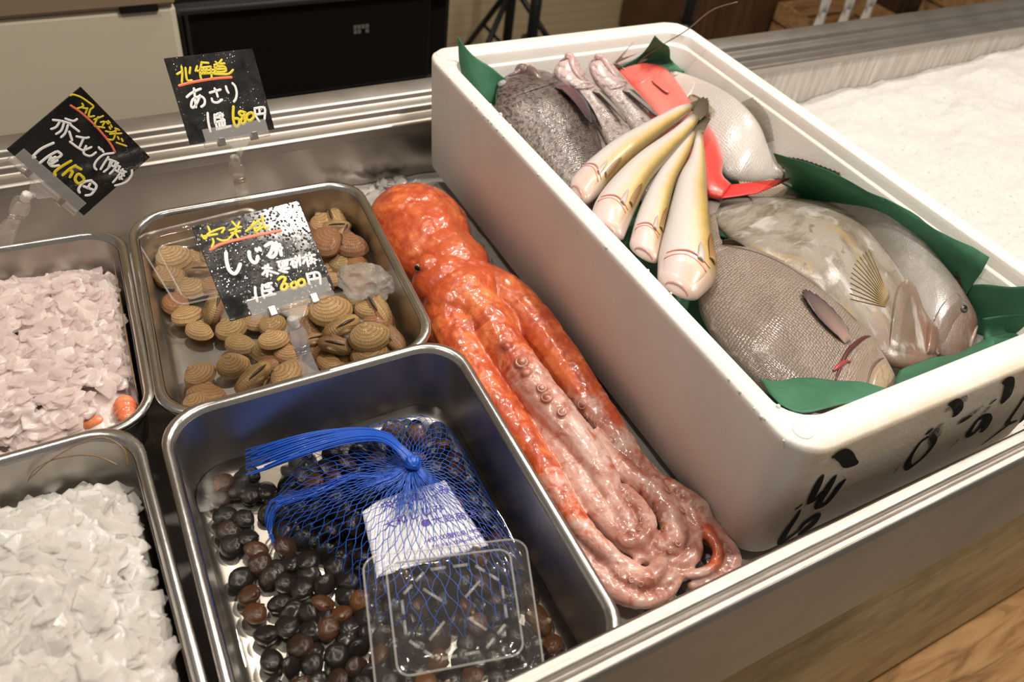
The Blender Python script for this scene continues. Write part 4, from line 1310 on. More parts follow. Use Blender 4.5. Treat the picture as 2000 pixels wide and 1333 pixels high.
# arms: (px, py, z, radius) centre lines, and how pale each point is
ARMS = [
    # right arm along the box wall
    ([(905, 545, .034, .026), (985, 580, .030, .024), (1045, 640, .026, .022), (1095, 705, .023, .0195), (1140, 770, .021, .0175), (1190, 835, .018, .0145), (1228, 890, .016, .012), (1270, 945, .014, .0105), (1318, 985, .014, .0085), (1352, 1020, .014, .006)],
     [0, 0, 0, .05, .15, .3, .55, .75, .7, .6]),
    # broad middle arm, pale with suckers
    ([(890, 560, .040, .025), (945, 620, .036, .023), (990, 690, .032, .021), (1035, 750, .029, .0195), (1085, 810, .027, .018), (1135, 868, .024, .016), (1172, 925, .021, .0135), (1200, 985, .019, .012), (1232, 1040, .017, .0105), (1262, 1075, .014, .008)],
     [0, 0, .15, .6, .85, .6, .4, .8, .85, .7]),
    # left arm along the front tray
    ([(870, 560, .032, .024), (880, 630, .028, .023), (912, 700, .025, .020), (955, 770, .023, .0175), (1000, 830, .021, .0155), (1042, 890, .021, .0135), (1082, 950, .021, .0115), (1120, 1010, .020, .0100), (1168, 1066, .018, .0082), (1228, 1110, .014, .0066), (1290, 1138, .010, .0062), (1322, 1120, .010, .0045)],
     [0, 0, 0, .05, .1, .2, .45, .3, .45, .6, .7, .7]),
    # arm beneath the left one
    ([(900, 640, .016, .018), (960, 790, .012, .016), (1020, 890, .011, .0145), (1062, 970, .010, .0125), (1112, 1050, .008, .0115), (1160, 1115, .006, .0105), (1205, 1150, .005, .0085), (1262, 1168, .006, .0065), (1300, 1158, .007, .005)],
     [.2, .4, .6, .7, .8, .85, .8, .7, .7]),
    # middle low arm
    ([(980, 680, .018, .018), (1060, 830, .014, .017), (1110, 910, .013, .0145), (1150, 975, .015, .0125), (1192, 1022, .015, .0115), (1232, 1062, .013, .0105), (1272, 1090, .010, .0085), (1300, 1078, .012, .006)],
     [.1, .6, .6, .85, .9, .75, .7, .6]),
    # big sucker-bearing curl
    ([(1150, 860, .012, .015), (1215, 920, .012, .014), (1270, 960, .015, .0125), (1306, 1000, .017, .0115), (1316, 1045, .017, .0112), (1296, 1072, .014, .010), (1262, 1048, .013, .0085), (1252, 1010, .013, .0065)],
     [.5, .6, .75, .9, .9, .8, .7, .6]),
    # outer arm by the box corner
    ([(1180, 840, .008, .012), (1262, 930, .008, .0115), (1322, 985, .008, .011), (1370, 1020, .008, .010), (1400, 1052, .008, .009), (1418, 1082, .007, .0085), (1400, 1110, .005, .007), (1362, 1124, .005, .005)],
     [.5, .6, .6, .5, .6, .7, .75, .75]),
    # thin curling tip
    ([(1338, 985, .018, .006), (1362, 1022, .017, .0055), (1388, 1050, .016, .005), (1402, 1082, .015, .0045), (1386, 1112, .013, .0042), (1346, 1124, .011, .0038), (1304, 1114, .010, .0028)],
     [.4, .4, .3, .35, .4, .6, .8]),
    # small coils and tips heaped near the front rim
    ([(1180, 1090, .010, .009), (1222, 1128, .012, .0085), (1262, 1132, .014, .0078), (1286, 1108, .015, .0070), (1270, 1086, .014, .0060), (1246, 1092, .013, .0048)], [.7, .6, .5, .7, .8, .8]),
    ([(1300, 1000, .010, .0095), (1340, 1040, .012, .0090), (1352, 1078, .012, .0082), (1330, 1100, .011, .0070), (1302, 1088, .012, .0058), (1304, 1064, .013, .0044)], [.6, .7, .6, .7, .8, .8]),
    ([(1376, 1040, .006, .0090), (1408, 1062, .008, .0085), (1430, 1092, .007, .0076), (1420, 1122, .005, .0062), (1386, 1138, .005, .0050), (1350, 1146, .004, .0036)], [.6, .7, .7, .75, .8, .7]),
    ([(1140, 1092, .006, .0095), (1180, 1138, .008, .0088), (1222, 1166, .008, .0076), (1262, 1174, .008, .0064), (1306, 1156, .008, .0050), (1326, 1130, .009, .0036)], [.7, .75, .7, .7, .75, .7]),
    ([(1210, 960, .020, .0085), (1244, 990, .023, .0085), (1262, 1022, .023, .0080), (1250, 1052, .021, .0072), (1222, 1056, .019, .0060), (1206, 1034, .018, .0046)], [.7, .85, .8, .7, .8, .8]),
    ([(1296, 948, .014, .0090), (1342, 974, .017, .0086), (1372, 1004, .016, .0080), (1366, 1036, .015, .0068), (1340, 1040, .015, .0052)], [.5, .7, .8, .7, .7]),
]
og = G()
SK_PTS = []          # sample points carrying colour (position, pale)
def blob(c, r, M=None, pale=0.0):
    og.ball(c, r, 28, 18, M)
    SK_PTS.append((Vector(c), pale))
# mantle, neck, head
Mz = Matrix.Rotation(radians(-18), 3, 'Z')
mc = Vector((-.065, .456, .021))
blob(mc, (.051, .077, .039), Mz)
blob(mc + Vector((-.002, .020, .004)), (.049, .050, .037), Mz)
blob(Vector((-.066, .395, .024)), (.034, .032, .026))
for k in range(8):
    SK_PTS.append((mc + Vector((.04 * cos(k * .785), .055 * sin(k * .785), .02)), 0))
blob(Vector((-.064, .412, .026)), (.039, .040, .029))
blob(Vector((-.062, .395, .026)), (.040, .036, .029))
hc = unp(872, 545, z=.042)
blob(hc + Vector((0, 0, -.006)), (.034, .030, .026))
blob(unp(838, 522, z=.052), (.0125, .0135, .0105))
blob(unp(905, 580, z=.034), (.042, .034, .028), Matrix.Rotation(radians(25), 3, 'Z'))
blob(unp(930, 640, z=.022), (.050, .046, .026))
ARM_L = []
for P, T in ARMS:
    pts = [opt(a, b, z) for a, b, z, r in P]
    n = 10 * len(P)
    Q = crom(pts, n)
    # radii and paleness by nearest fraction of the chain
    L = [0]
    for i in range(1, len(pts)):
        L.append(L[-1] + (pts[i] - pts[i - 1]).length)
    fr_ = [l / L[-1] for l in L]
    rad = [interp(list(zip(fr_, [p[3] for p in P])), i / (n - 1)) for i in range(n)]
    pal = [interp(list(zip(fr_, T)), i / (n - 1)) for i in range(n)]
    og.tube(Q, rad, 16, True, .92)
    og.ball(Q[-1], rad[-1], 12, 8)
    SK_PTS += list(zip(Q, pal))
    ARM_L.append((Q, rad, pal))
# web folds between the arm roots
for a, b in ((0, 1), (1, 2)):
    for i in range(6, 20, 3):
        A, ra, _ = ARM_L[a]
        B, rb, _ = ARM_L[b]
        m_ = (A[i] + B[i]) / 2 - Vector((0, 0, .006))
        og.ball(m_, (min(ra[i], rb[i]) * .8,) * 2 + (min(ra[i], rb[i]) * .6,), 12, 8)
# bumps of the suckers under the skin
rg = random.Random(5)
SUCK = []
def suckers(ai, s0, s1, side, step=1.25, up=.35):
    Q, rad, pal = ARM_L[ai]
    n = len(Q)
    s = s0
    alt = 0
    while s < s1:
        i = min(int(s * (n - 1)), n - 2)
        t = (Q[i + 1] - Q[i]).normalized()
        lat = t.cross(Vector((0, 0, 1))).normalized() * side
        d = (lat * (1 - up) + Vector((0, 0, up))).normalized()
        d = (d + t * .18 * (1 if alt % 2 else -1) + Vector((0, 0, .3 * (1 if alt % 2 else -.4)))).normalized()
        p = Q[i] + d * rad[i] * .93
        r = max(.0014, rad[i] * .26) * rg.uniform(.85, 1.1)
        SUCK.append((p, d, r))
        og.ball(p - d * r * .4, r * 1.12, 10, 6)
        SK_PTS.append((p, max(.45, pal[i])))
        s += step * r * 2 / max(1e-4, sum((Q[k + 1] - Q[k]).length for k in range(n - 1)))
        alt += 1
suckers(0, .56, .98, 1, 1.25, .25)
suckers(1, .34, .62, 1, 1.5, .75)
suckers(1, .80, 1, -1, 1.3, .4)
suckers(4, .45, .98, -1, 1.3, .45)
suckers(5, .25, .98, -1, 1.2, .55)
suckers(5, .35, .9, 1, 1.3, .3)
suckers(6, .35, .85, 1, 1.3, .4)
suckers(3, .62, .95, -1, 1.3, .5)
suckers(8, .1, .9, 1, 1.4, .5)
suckers(9, .1, .9, 1, 1.4, .5)
suckers(10, .1, .9, 1, 1.4, .5)
suckers(11, .2, .9, -1, 1.4, .5)
suckers(12, .1, .9, 1, 1.4, .5)
suckers(13, .1, .9, 1, 1.4, .5)
SUCK_ALL = list(SUCK)
rg.shuffle(SUCK)
SUCK = SUCK[:100]

V, F = remesh(og, .0013, 2)
from mathutils import kdtree
kd = kdtree.KDTree(len(SK_PTS))
for i, (p, t) in enumerate(SK_PTS):
    kd.insert(p, i)
kd.balance()
pale = []
ks = kdtree.KDTree(len(SUCK_ALL))
for i, (p, d, r) in enumerate(SUCK_ALL):
    ks.insert(p, i)
ks.balance()
brown = [math.exp(-(ks.find(v)[2] / .0075) ** 2) for v in V]
for v in V:
    w = a = 0
    for co, i, d in kd.find_n(v, 6):
        k = 1 / (d + .003) ** 2
        w += k
        a += SK_PTS[i][1] * k
    pale.append(a / w)
# wrinkles: lengthwise folds and small papillae, as real relief
for i, v in enumerate(V):
    f = noise.fractal(v * 70, .9, 2.1, 4) * .0012 + noise.noise(v * 190) * .0005
    v.z += f
    v.x += f * .5
x = N('octopus_skin')
v = x.coord('Object')
pa = x.attr('pale')
n1 = x.noise(v, 26, 7, .66, .9)
n2 = x.noise(v, 75, 6, .7, .6)
n3 = x.noise(v, 10, 4, .6, .4)
orange = x.ramp(n1, [(.28, (.30, .035, .010)), (.42, (.52, .080, .020)), (.56, (.76, .20, .055)), (.74, (.82, .34, .13))])
orange = x.mix(x.ramp(n2, [(.48, 0.0), (.66, .85)]), orange, (.36, .048, .016))
orange = x.mix(x.ramp(n3, [(.44, 0.0), (.62, .75)]), orange, (.50, .075, .022))
flesh = x.ramp(n1, [(.30, (.40, .135, .085)), (.47, (.60, .33, .265)), (.66, (.70, .50, .44))])
flesh = x.mix(x.ramp(n2, [(.52, 0.0), (.66, .85)]), flesh, (.44, .12, .060))
mk = x.math('ADD', pa, x.math('MULTIPLY_ADD', n1, 1.3, -.65))
c = x.mix(x.ramp(mk, [(.30, 0.0), (.52, 1.0)]), orange, flesh)
br = x.math('MULTIPLY', x.attr('brown'), x.ramp(n2, [(.34, .15), (.56, 1.0)]))
c = x.mix(br, c, x.ramp(n1, [(.35, (.25, .055, .028)), (.65, (.46, .17, .105))]))
x.p(Base_Color=c, Roughness=.30, Coat_Weight=.55, Coat_Roughness=.07, Subsurface_Weight=.22, Subsurface_Scale=1.0, Subsurface_Radius=(.010, .004, .002))
b1 = x.bump(n1, .35, .003)
x.bump(n2, .35, .0015, b1)
M['octopus'] = x.m
mesh('body', V, F, M['octopus'], oct_root, attr={'pale': pale, 'brown': brown})
cup = N('sucker_flesh')
nn = cup.noise(cup.coord('Object'), 90, 3)
cup.p(Base_Color=cup.ramp(nn, [(.35, (.42, .17, .11)), (.65, (.62, .36, .29))]), Roughness=.28, Coat_Weight=.5, Coat_Roughness=.08, Subsurface_Weight=.2, Subsurface_Scale=1.0, Subsurface_Radius=(.006, .003, .002))
for p, d, r in SUCK:
    Rm = d.to_track_quat('Z', 'Y').to_matrix()
    P = []
    for rr, h in ((1.0, -.5), (1.06, .1), (.92, .42), (.70, .40), (.42, .10), (.12, .02)):
        P.append([p + Rm @ Vector((r * rr * cos(2 * pi * k / 14), r * rr * sin(2 * pi * k / 14), r * h)) for k in range(14)])
    G().rings(P, (True, True)).obj('sucker', cup.m, oct_root)
# eye with its dark slit
ep = unp(818, 524, z=.0535)
dirn = (CAM_T - ep).normalized() * .5 + Vector((-.75, -.15, .35))
dirn.normalize()
Rm = dirn.to_track_quat('Z', 'Y').to_matrix()
ey = G().ball(ep, (.0046, .0046, .0034), 20, 12, Rm).obj('eye', plain('octopus_eye', (.42, .27, .14), .12, Coat_Weight=1), oct_root)
G().ball(ep + dirn * .0020, (.0036, .0026, .0019), 16, 8, Rm).obj('pupil', plain('octopus_pupil', (.006, .006, .010), .08), ey)
# ------------------------------------------------------------------ clams
def valve_geo(L, Hh, T, umbo=(-.12, .40), nr=13, nt=36, ridge=0.0, seed=0, flip=1):
    """one shell valve: x along the shell, y hinge side, z outward; returns verts, faces, uv (u from beak to rim, v round)"""
    U = Vector((umbo[0] * L, umbo[1] * Hh * 1.0))
    V, UV = [], []
    for i in range(nr):
        r = i / (nr - 1)
        for k in range(nt):
            a = 2 * pi * k / nt
            # outline: rounded, a little drawn out toward +x, beak side flattened to a blunt triangle
            cx, sy = cos(a), sin(a)
            ox = .5 * L * (abs(cx) ** .92) * (1 if cx >= 0 else -1)
            oy = .5 * Hh * sy
            if sy > 0:
                oy *= 1.0 - .30 * min(1, abs(ox - U.x) / (.5 * L)) ** 1.5
                oy += .03 * Hh
            if cx > 0:
                oy *= 1 - .10 * cx
            p = U.lerp(Vector((ox, oy)), r ** .9)
            rho = min(.985, math.hypot((p.x + .03 * L) / (.53 * L), (p.y - .03 * Hh) / (.52 * Hh)))
            h = T * max(0, 1 - rho ** 2.1) ** .56 * (1 if r < .93 else (1 - r) / .07) if r < 1 else 0
            beak = (1 - r) ** 3
            h += T * .16 * max(0, 1 - r / .25)
            rid = ridge * T * sin(r * 2 * pi * 9 + seed) * r * (1 - r) * 2
            V.append(Vector((p.x, p.y + .10 * Hh * beak, (h + rid) * flip)))
            UV.append((r, k / nt))
    F = []
    for i in range(1, nr - 1):
        for k in range(nt):
            q = (k + 1) % nt
            F.append((i * nt + k, i * nt + q, (i + 1) * nt + q, (i + 1) * nt + k))
    F += [(0, nt + (k + 1) % nt, nt + k) for k in range(nt)]
    return V, F, UV

def shell_mat(name, ramp_c, ring_c, rib=.25, ringn=10.0, gloss=.35, patch=None, bump=.5, coat=.4, spec=.5):
    x = N(name)
    uv = x.n('ShaderNodeUVMap').outputs[0]
    sp = x.n('ShaderNodeSeparateXYZ', {'Vector': uv})
    r = sp.outputs[0]
    ob = x.n('ShaderNodeObjectInfo')
    rnd = ob.outputs['Random']
    v = x.coord('Object')
    nz = x.noise(v, 90, 5, .65)
    rr = x.math('ADD', r, x.math('MULTIPLY_ADD', nz, .06, -.03))
    ring = x.math('SINE', x.math('MULTIPLY', rr, 2 * pi * ringn))
    fine = x.math('SINE', x.math('MULTIPLY', rr, 2 * pi * ringn * 3.3))
    ribs = x.math('SINE', x.math('MULTIPLY', sp.outputs[1], 2 * pi * 46))
    base = x.ramp(rnd, ramp_c)
    tone = x.noise(v, 45, 4, .6)
    base = x.mix(x.ramp(tone, [(.42, 0.0), (.68, .55)]), base, ring_c)
    base = x.mix(x.math('MULTIPLY', x.math('MAXIMUM', ring, 0.0), .62), base, ring_c)
    if patch:
        pz = x.math('ADD', r, x.math('MULTIPLY_ADD', nz, .5, -.25))
        pm = x.math('MULTIPLY', x.ramp(pz, [(patch[1], 1.0), (patch[1] + .08, 0.0)]), x.ramp(rnd, [(patch[2], 0.0), (patch[2] + .02, 1.0)]))
        base = x.mix(pm, base, patch[0])
    h = x.math('ADD', x.math('MULTIPLY', ring, .5), x.math('ADD', x.math('MULTIPLY', fine, .35), x.math('MULTIPLY', ribs, rib)))
    x.p(Base_Color=base, Roughness=gloss, Coat_Weight=coat, Coat_Roughness=.12, Specular_IOR_Level=spec)
    x.bump(h, bump, .0012)
    return x.m
M['clam'] = shell_mat('ridged_brown_shell', [(0, (.47, .28, .105)), (.25, (.60, .37, .155)), (.5, (.38, .245, .085)), (.72, (.52, .30, .125)), (.86, (.40, .15, .055)), (1, (.25, .16, .08))], (.15, .078, .026), .3, 8.0, .36, coat=.25)
M['corb'] = shell_mat('glossy_black_shell', [(0, (.010, .008, .006)), (.55, (.016, .011, .008)), (.74, (.05, .022, .010)), (.90, (.13, .048, .014)), (1, (.20, .075, .018))], (.004, .003, .003), .05, 11.0, .20, ((.42, .36, .28), .10, .86), .15, 0.0, .35)
M['ligament'] = plain('dark_hinge', (.05, .028, .012), .4)

def clam_proto(L, Hh, T, seed):
    """one clam with two valves and its hinge, lying flat with +z up; returns (empty, children)"""
    V, F, UV = valve_geo(L, Hh, T, ridge=.05, seed=seed)
    r = root('clam', (0, 0, 0), 'clam', 'clam')
    a = mesh('valve', V, F, M['clam'], r, uv=UV)
    V2 = [Vector((v.x, v.y, -v.z - .00035)) for v in V]
    b = mesh('valve', V2, F, M['clam'], r, uv=UV)
    g = G().tube(crom([Vector((-.26 * L, .45 * Hh, 0)), Vector((-.06 * L, .525 * Hh, 0)), Vector((.26 * L, .425 * Hh, 0))], 10), [T * .17 * sin(pi * (i + 1) / 11) + .0002 for i in range(10)], 8)
    l = g.obj('hinge', M['ligament'], r)
    for o in (a, b, l):
        sharp(o, 60)
    return r
PROTO = [clam_proto(1.0, .74, .235, 0), clam_proto(1.0, .68, .215, 1.3), clam_proto(1.0, .80, .25, 2.2)]
_used = [False] * 3
def put(proto, k, used, M4, label, group=None):
    p = proto[k]
    if not used[k]:
        used[k] = True
        r = p
    else:
        r = p.copy()
        COL.objects.link(r)
        for ch in list(p.children):
            c = ch.copy()
            COL.objects.link(c)
            c.parent = r
    r.matrix_world = M4
    r['label'] = label
    if group:
        r['group'] = group
    return r

# (px, py, apparent length in px, image angle of the long axis, roll about that axis, height, spot words)
CL = [
    (418, 604, 54, 78, 68, .030), (390, 648, 56, -20, 8, .024), (367, 618, 66, 15, -10, .024), (452, 643, 64, 25, 14, .023), (470, 674, 63, -10, 10, .0235),
    (456, 714, 67, 15, 38, .023), (392, 733, 64, 38, 10, .024), (496, 738, 88, 42, 55, .030), (405, 778, 84, -12, -12, .025), (371, 792, 44, 40, 30, .0300),
    (535, 665, 64, 14, 10, .036), (519, 690, 54, -30, 6, .0215), (562, 694, 56, -15, 8, .026), (531, 712, 50, 25, 10, .0195), (533, 636, 52, 22, 24, .028),
    (500, 632, 44, -12, 0, .0205), (566, 735, 76, 48, 8, .032), (525, 757, 50, 30, 0, .0205), (646, 609, 96, 12, 22, .043), (723, 608, 64, -8, 8, .039),
    (773, 601, 62, -58, 66, .034), (667, 641, 76, 28, 64, .042), (723, 660, 86, 12, 32, .046), (740, 630, 60, 28, 8, .0325), (659, 677, 76, -10, 62, .035),
    (796, 655, 66, -50, 66, .036), (785, 630, 56, -34, 20, .0235), (725, 694, 82, 16, 40, .031), (644, 712, 54, -25, 6, .026), (676, 708, 50, 10, 5, .020),
    (610, 641, 52, 70, 40, .026), (768, 684, 46, 0, 10, .021), (614, 668, 46, 15, 50, .023), (583, 668, 48, -25, 10, .020), (625, 692, 56, -28, 8, .0195),
    (633, 426, 64, 20, 10, .033), (679, 424, 50, -72, 64, .032), (657, 444, 62, 6, 52, .0345), (636, 474, 66, -64, 10, .044), (693, 480, 70, -12, 12, .040),
    (692, 448, 42, 62, 58, .027), (672, 515, 62, 12, 8, .028), (722, 513, 50, -32, 8, .030), (637, 515, 50, -70, 8, .022), (600, 424, 44, 60, 12, .022),
    (652, 545, 54, 0, 6, .0205), (700, 545, 58, 20, 6, .0215), (740, 560, 50, -50, 8, .0205), (690, 588, 60, 10, 0, .022), (575, 590, 60, 30, 10, .0215),
    (337, 598, 52, -30, 10, .0215), (313, 472, 50, 20, 14, .022), (364, 462, 54, -10, 10, .023), (340, 507, 72, 22, 10, .030), (392, 528, 60, 4, 62, .031),
    (346, 550, 60, 10, 10, .022), (374, 566, 66, 12, 10, .0235), (352, 484, 40, 60, 30, .0200), (410, 562, 56, -14, 12, .024), (318, 540, 46, 80, 10, .0200),
    (420, 500, 56, 40, 10, .022), (470, 520, 60, -20, 10, .022), (520, 500, 58, 20, 10, .0235), (560, 470, 56, -40, 12, .0235), (500, 450, 56, 10, 10, .0225),
    (440, 460, 50, -30, 10, .022), (545, 545, 58, 15, 8, .022), (490, 570, 56, -10, 8, .0215), (600, 540, 56, 50, 8, .0215), (590, 615, 50, -10, 8, .021), (575, 440, 46, 10, 8, .0215),
]
WHERE = {0: 'clam standing on edge beside the lowest corner of the wet card', 6: 'rounded clam lying alone near the left front of the clam tray floor', 5: 'flat olive clam lying alone on the bare left floor of the clam tray',
         7: 'large upright clam with an open dark seam beside the front rim of the clam tray', 8: 'big pale clam at the left front corner of the clam tray', 9: 'small clam leaning on the big one at the left front corner of the clam tray',
         4: 'dark banded clam on the bare floor in the middle left of the clam tray', 18: 'largest dark clam just under the tip of the card clip in the clam tray', 20: 'clam standing on edge against the right wall just below the ice lump',
         22: 'big ridged clam on top of the heap at the right front of the clam tray', 25: 'clam on edge in the right front corner of the clam tray', 38: 'ridged clam leaning on the right edge of the wet black card',
         39: 'wide ridged clam lying on top just above the ice lump', 36: 'clam with a dark open seam in the back right corner of the clam tray', 54: 'clam with its seam up beneath the clear plastic pack',
         24: 'reddish clam with its seam up just right of the clear card clip', 21: 'pale clam with a long dark seam right of the clear clip joint', 19: 'orange-brown clam just below the ice lump',
         2: 'oval clam half under the front edge of the clear plastic pack', 1: 'ribbed clam on the bare floor below the clear plastic pack', 3: 'flat pale clam touching the lower left corner of the wet card'}
rg = random.Random(77)
TR_FLOOR = T_CLAM.floor + .0012
for i, (X, Y, Lp, ang, roll, z) in enumerate(CL):
    if roll >= 48:
        roll = 122 + (i * 37 % 16) - 8
    c = unp(X, Y, z=z)
    a = radians(ang)
    e = unp(X + cos(a) * Lp / 2, Y - sin(a) * Lp / 2, z=z)
    d = (e - c) * 2
    L = min(max(d.length, .026), .040)
    ex = d.normalized()
    k = i % 3
    # hinge side turned up toward the viewer by the roll
    ey = Vector((0, 0, 1)).cross(ex)
    if ey.dot(CAM_T - c) > 0 and roll > 30:
        pass
    Rb = Matrix((ex, ey, Vector((0, 0, 1)))).transposed()
    Rr = Rb @ Matrix.Rotation(radians(roll), 3, 'X')
    half = (abs((Rr @ Vector((0, 1, 0))).z) * (.37) + abs((Rr @ Vector((0, 0, 1))).z) * .23) * L
    low = max(z, TR_FLOOR + half)
    c = T_CLAM.clampin(unp(X, Y, z=max(low, z)), .0275)
    M4 = Matrix.Translation(c) @ Rr.to_4x4() @ Matrix.Diagonal((L, L, L, 1))
    zone = 'right front heap' if X > 560 and Y > 560 else ('back right corner' if X > 560 else ('pile under the clear plastic pack' if Y < 575 and X < 430 else ('left front floor' if X < 580 and Y > 575 else 'middle under the wet card')))
    tone = WHERE.get(i, 'ridged brown clam in the %s of the clam tray' % zone)
    put(PROTO, k, _used, M4, tone, 'ridged clams in the %s' % zone if i not in WHERE else 'clams in the steel tray')

# loose lump of clear ice on the clams
x = N('clear_lump_ice')
n1 = x.noise(x.coord('Object'), 70, 5, .65)
x.p(Base_Color=(.95, .93, .90), Roughness=x.ramp(n1, [(.4, .04), (.7, .4)]), Transmission_Weight=.88, IOR=1.31, Coat_Weight=.2)
x.bump(n1, .6, .004)
lp = G()
c0 = unp(714, 550, z=.050)
bm = bmesh.new()
bmesh.ops.create_icosphere(bm, subdivisions=5, radius=1)
ax = (unp(768, 565, z=.05) - unp(655, 545, z=.05))
Rl = Matrix.Rotation(math.atan2(ax.y, ax.x), 3, 'Z')
for v in bm.verts:
    p = v.co.copy()
    f = 1 + .22 * noise.noise(p * 2.1 + Vector((3, 1, 0))) + .07 * noise.noise(p * 6) + .03 * noise.noise(p * 15)
    p *= f
    v.co = Rl @ Vector((p.x * .0265, p.y * .0215, p.z * .014))
bm.verts.index_update()
lump = mesh('ice_lump', [v.co + c0 for v in bm.verts], [tuple(v.index for v in f.verts) for f in bm.faces], x.m, None, loc=c0)
bm.free()
tag(lump, 'wet lump of cloudy ice lying on the clams at the right edge of the card', 'ice lump')

# shallow water in the clam tray
def water(tray, z, label, ins=None):
    i_ = ins or .0135
    P = tray.R(i_, z)
    g = G()
    c = sum(P, Vector()) / len(P)
    n = len(P)
    rr = [[c.lerp(p, f) for p in P] for f in (.05, .35, .65, .88, .97, 1.0)]
    for p in rr[-1]:
        p.z += .0007
    g.rings(rr, (True, False))
    o = g.obj('water', M['water'], None, loc=c)
    return tag(o, label, 'water')
water(T_CLAM, T_CLAM.floor + .0085, 'shallow clear water lying in the bottom of the clam tray')

# ------------------------------------------------------------------ small black clams
def corb_proto(Hh, T, seed):
    V, F, UV = valve_geo(1.0, Hh, T, umbo=(-.04, .36), nr=9, nt=26, ridge=.035, seed=seed)
    n = len(V)
    V2 = [Vector((v.x, v.y, -v.z)) for v in V]
    me = mesh('black_clam', V + V2, F + [tuple(i + n for i in f[::-1]) for f in F], M['corb'], None, uv=UV + UV, loc=(0, 0, 0))
    tag(me, 'black clam', 'clam')
    return me
CP = [corb_proto(.88, .27, 0), corb_proto(.82, .25, 1), corb_proto(.92, .29, 2)]
_cu = [False] * 3
TF = T_CORB.floor + .0012
rg = random.Random(19)
PLACED = []
def put_corb(p, L, label, group, tilt=.35, yaw=None):
    k = rg.randrange(3)
    yaw = rg.uniform(0, 6.28) if yaw is None else yaw
    R = Euler((rg.gauss(0, tilt), rg.gauss(0, tilt), yaw)).to_matrix().to_4x4()
    put(CP, k, _cu, Matrix.Translation(p) @ R @ Matrix.Diagonal((L, L, L, 1)), label, group)
    PLACED.append((p, L))
def clear_of(p, L, f):
    for q, l in PLACED:
        d = (p - q)
        if abs(d.z) < .011 and math.hypot(d.x, d.y) < (L + l) * .5 * f:
            return False
    return True
# loose ones one by one at the left edge (traced)
LOOSE = [(400, 917), (434, 928), (418, 946), (431, 975), (482, 912), (474, 936), (466, 958), (489, 966), (522, 960), (440, 1008), (478, 1014), (446, 1040), (484, 1052), (500, 1076), (452, 1068), (472, 1132), (508, 1102), (540, 1112),
         (558, 1070), (525, 1130), (486, 1164), (560, 1140), (545, 1180), (498, 1200), (590, 1150), (600, 1200), (520, 1240), (560, 1225), (630, 1180), (640, 1230), (585, 1262), (530, 1290), (610, 1300), (660, 1282), (1062, 1148), (1090, 1184), (1050, 1118), (1076, 1216), (1030, 1090)]
for i, (X, Y) in enumerate(LOOSE):
    L = rg.uniform(.0165, .0205)
    p = T_CORB.clampin(unp(X, Y, z=TF + .0062), .0265)
    put_corb(p, L, 'small black clam on bare steel at the left of the front tray' if X < 530 else ('small black clam in the dark water right of the clear plastic lid' if X > 1000 else 'small black clam in the water in front of the blue net'),
             'loose black clams at the left edge' if X < 530 else ('black clams right of the plastic lid' if X > 1000 else 'black clams in the water'), .25)
def inpoly(x_, y_, P):
    c = False
    j = len(P) - 1
    for i in range(len(P)):
        if (P[i][1] > y_) != (P[j][1] > y_) and x_ < (P[j][0] - P[i][0]) * (y_ - P[i][1]) / (P[j][1] - P[i][1]) + P[i][0]:
            c = not c
        j = i
    return c
DENSE = [(600, 1010), (700, 1090), (720, 1210), (760, 1330), (1060, 1333), (1130, 1240), (1120, 1330), (700, 1333), (540, 1333), (500, 1260), (500, 1180), (540, 1080)]
BAG = [(640, 846), (700, 836), (770, 812), (830, 802), (900, 808), (960, 842), (1005, 888), (1032, 950), (1046, 1020), (1048, 1080), (1030, 1150), (985, 1215), (900, 1245), (800, 1240), (715, 1212), (690, 1130), (650, 1068), (600, 1052), (540, 1052), (520, 1020), (530, 975), (560, 930), (590, 880)]
BAGW = [T_CORB.clampin(unp(a, b, z=TF + (.030 if a > 940 else .016)), .0175) for a, b in BAG]
for _ in range(1):
    BAGW = [(BAGW[i - 1] + BAGW[i] * 2 + BAGW[(i + 1) % len(BAGW)]) / 4 for i in range(len(BAGW))]
BC = unp(812, 1000, z=TF + .014)
def bag_h(p):
    """height of the heap of clams inside the net above the tray floor"""
    # normalised radius toward the outline
    d = Vector((p.x - BC.x, p.y - BC.y))
    a = math.atan2(d.y, d.x)
    best = None
    for i in range(len(BAGW)):
        A, B = BAGW[i], BAGW[(i + 1) % len(BAGW)]
        a1, a2 = math.atan2(A.y - BC.y, A.x - BC.x), math.atan2(B.y - BC.y, B.x - BC.x)
        da = (a2 - a1 + pi) % (2 * pi) - pi
        dd = (a - a1 + pi) % (2 * pi) - pi
        if abs(da) > 1e-6 and 0 <= dd / da <= 1:
            t = dd / da
            q = A.lerp(B, t)
            best = math.hypot(q.x - BC.x, q.y - BC.y)
            break
    R_ = best or .06
    f = min(1.2, d.length / R_)
    return .010 + .028 * max(0, 1 - f ** 2.2) ** .7, f
# bed of loose clams in the water at the front
n_l = 0
tries = 0
while n_l < 125 and tries < 9000:
    tries += 1
    X, Y = rg.uniform(470, 1140), rg.uniform(1000, 1480)
    z = TF + .0062 + (0 if n_l < 80 else .0085)
    p = unp(X, Y, z=z)
    if not T_CORB.inside(p, .0265) or (inpoly(X, Y, BAG)) or (X < 530 and Y < 1120):
        continue
    if Y < 1100 and X > 690:
        continue
    if n_l >= 80 and (X > 720 or Y < 1120):
        continue
    L = rg.uniform(.0160, .0205)
    if not clear_of(p, L, .74):
        continue
    put_corb(p, L, 'small black clam in the water in front of the blue net' if X < 1000 else 'small black clam in the dark water right of the clear plastic lid', 'black clams in the water' if X < 1000 else 'black clams right of the plastic lid', .45)
    n_l += 1
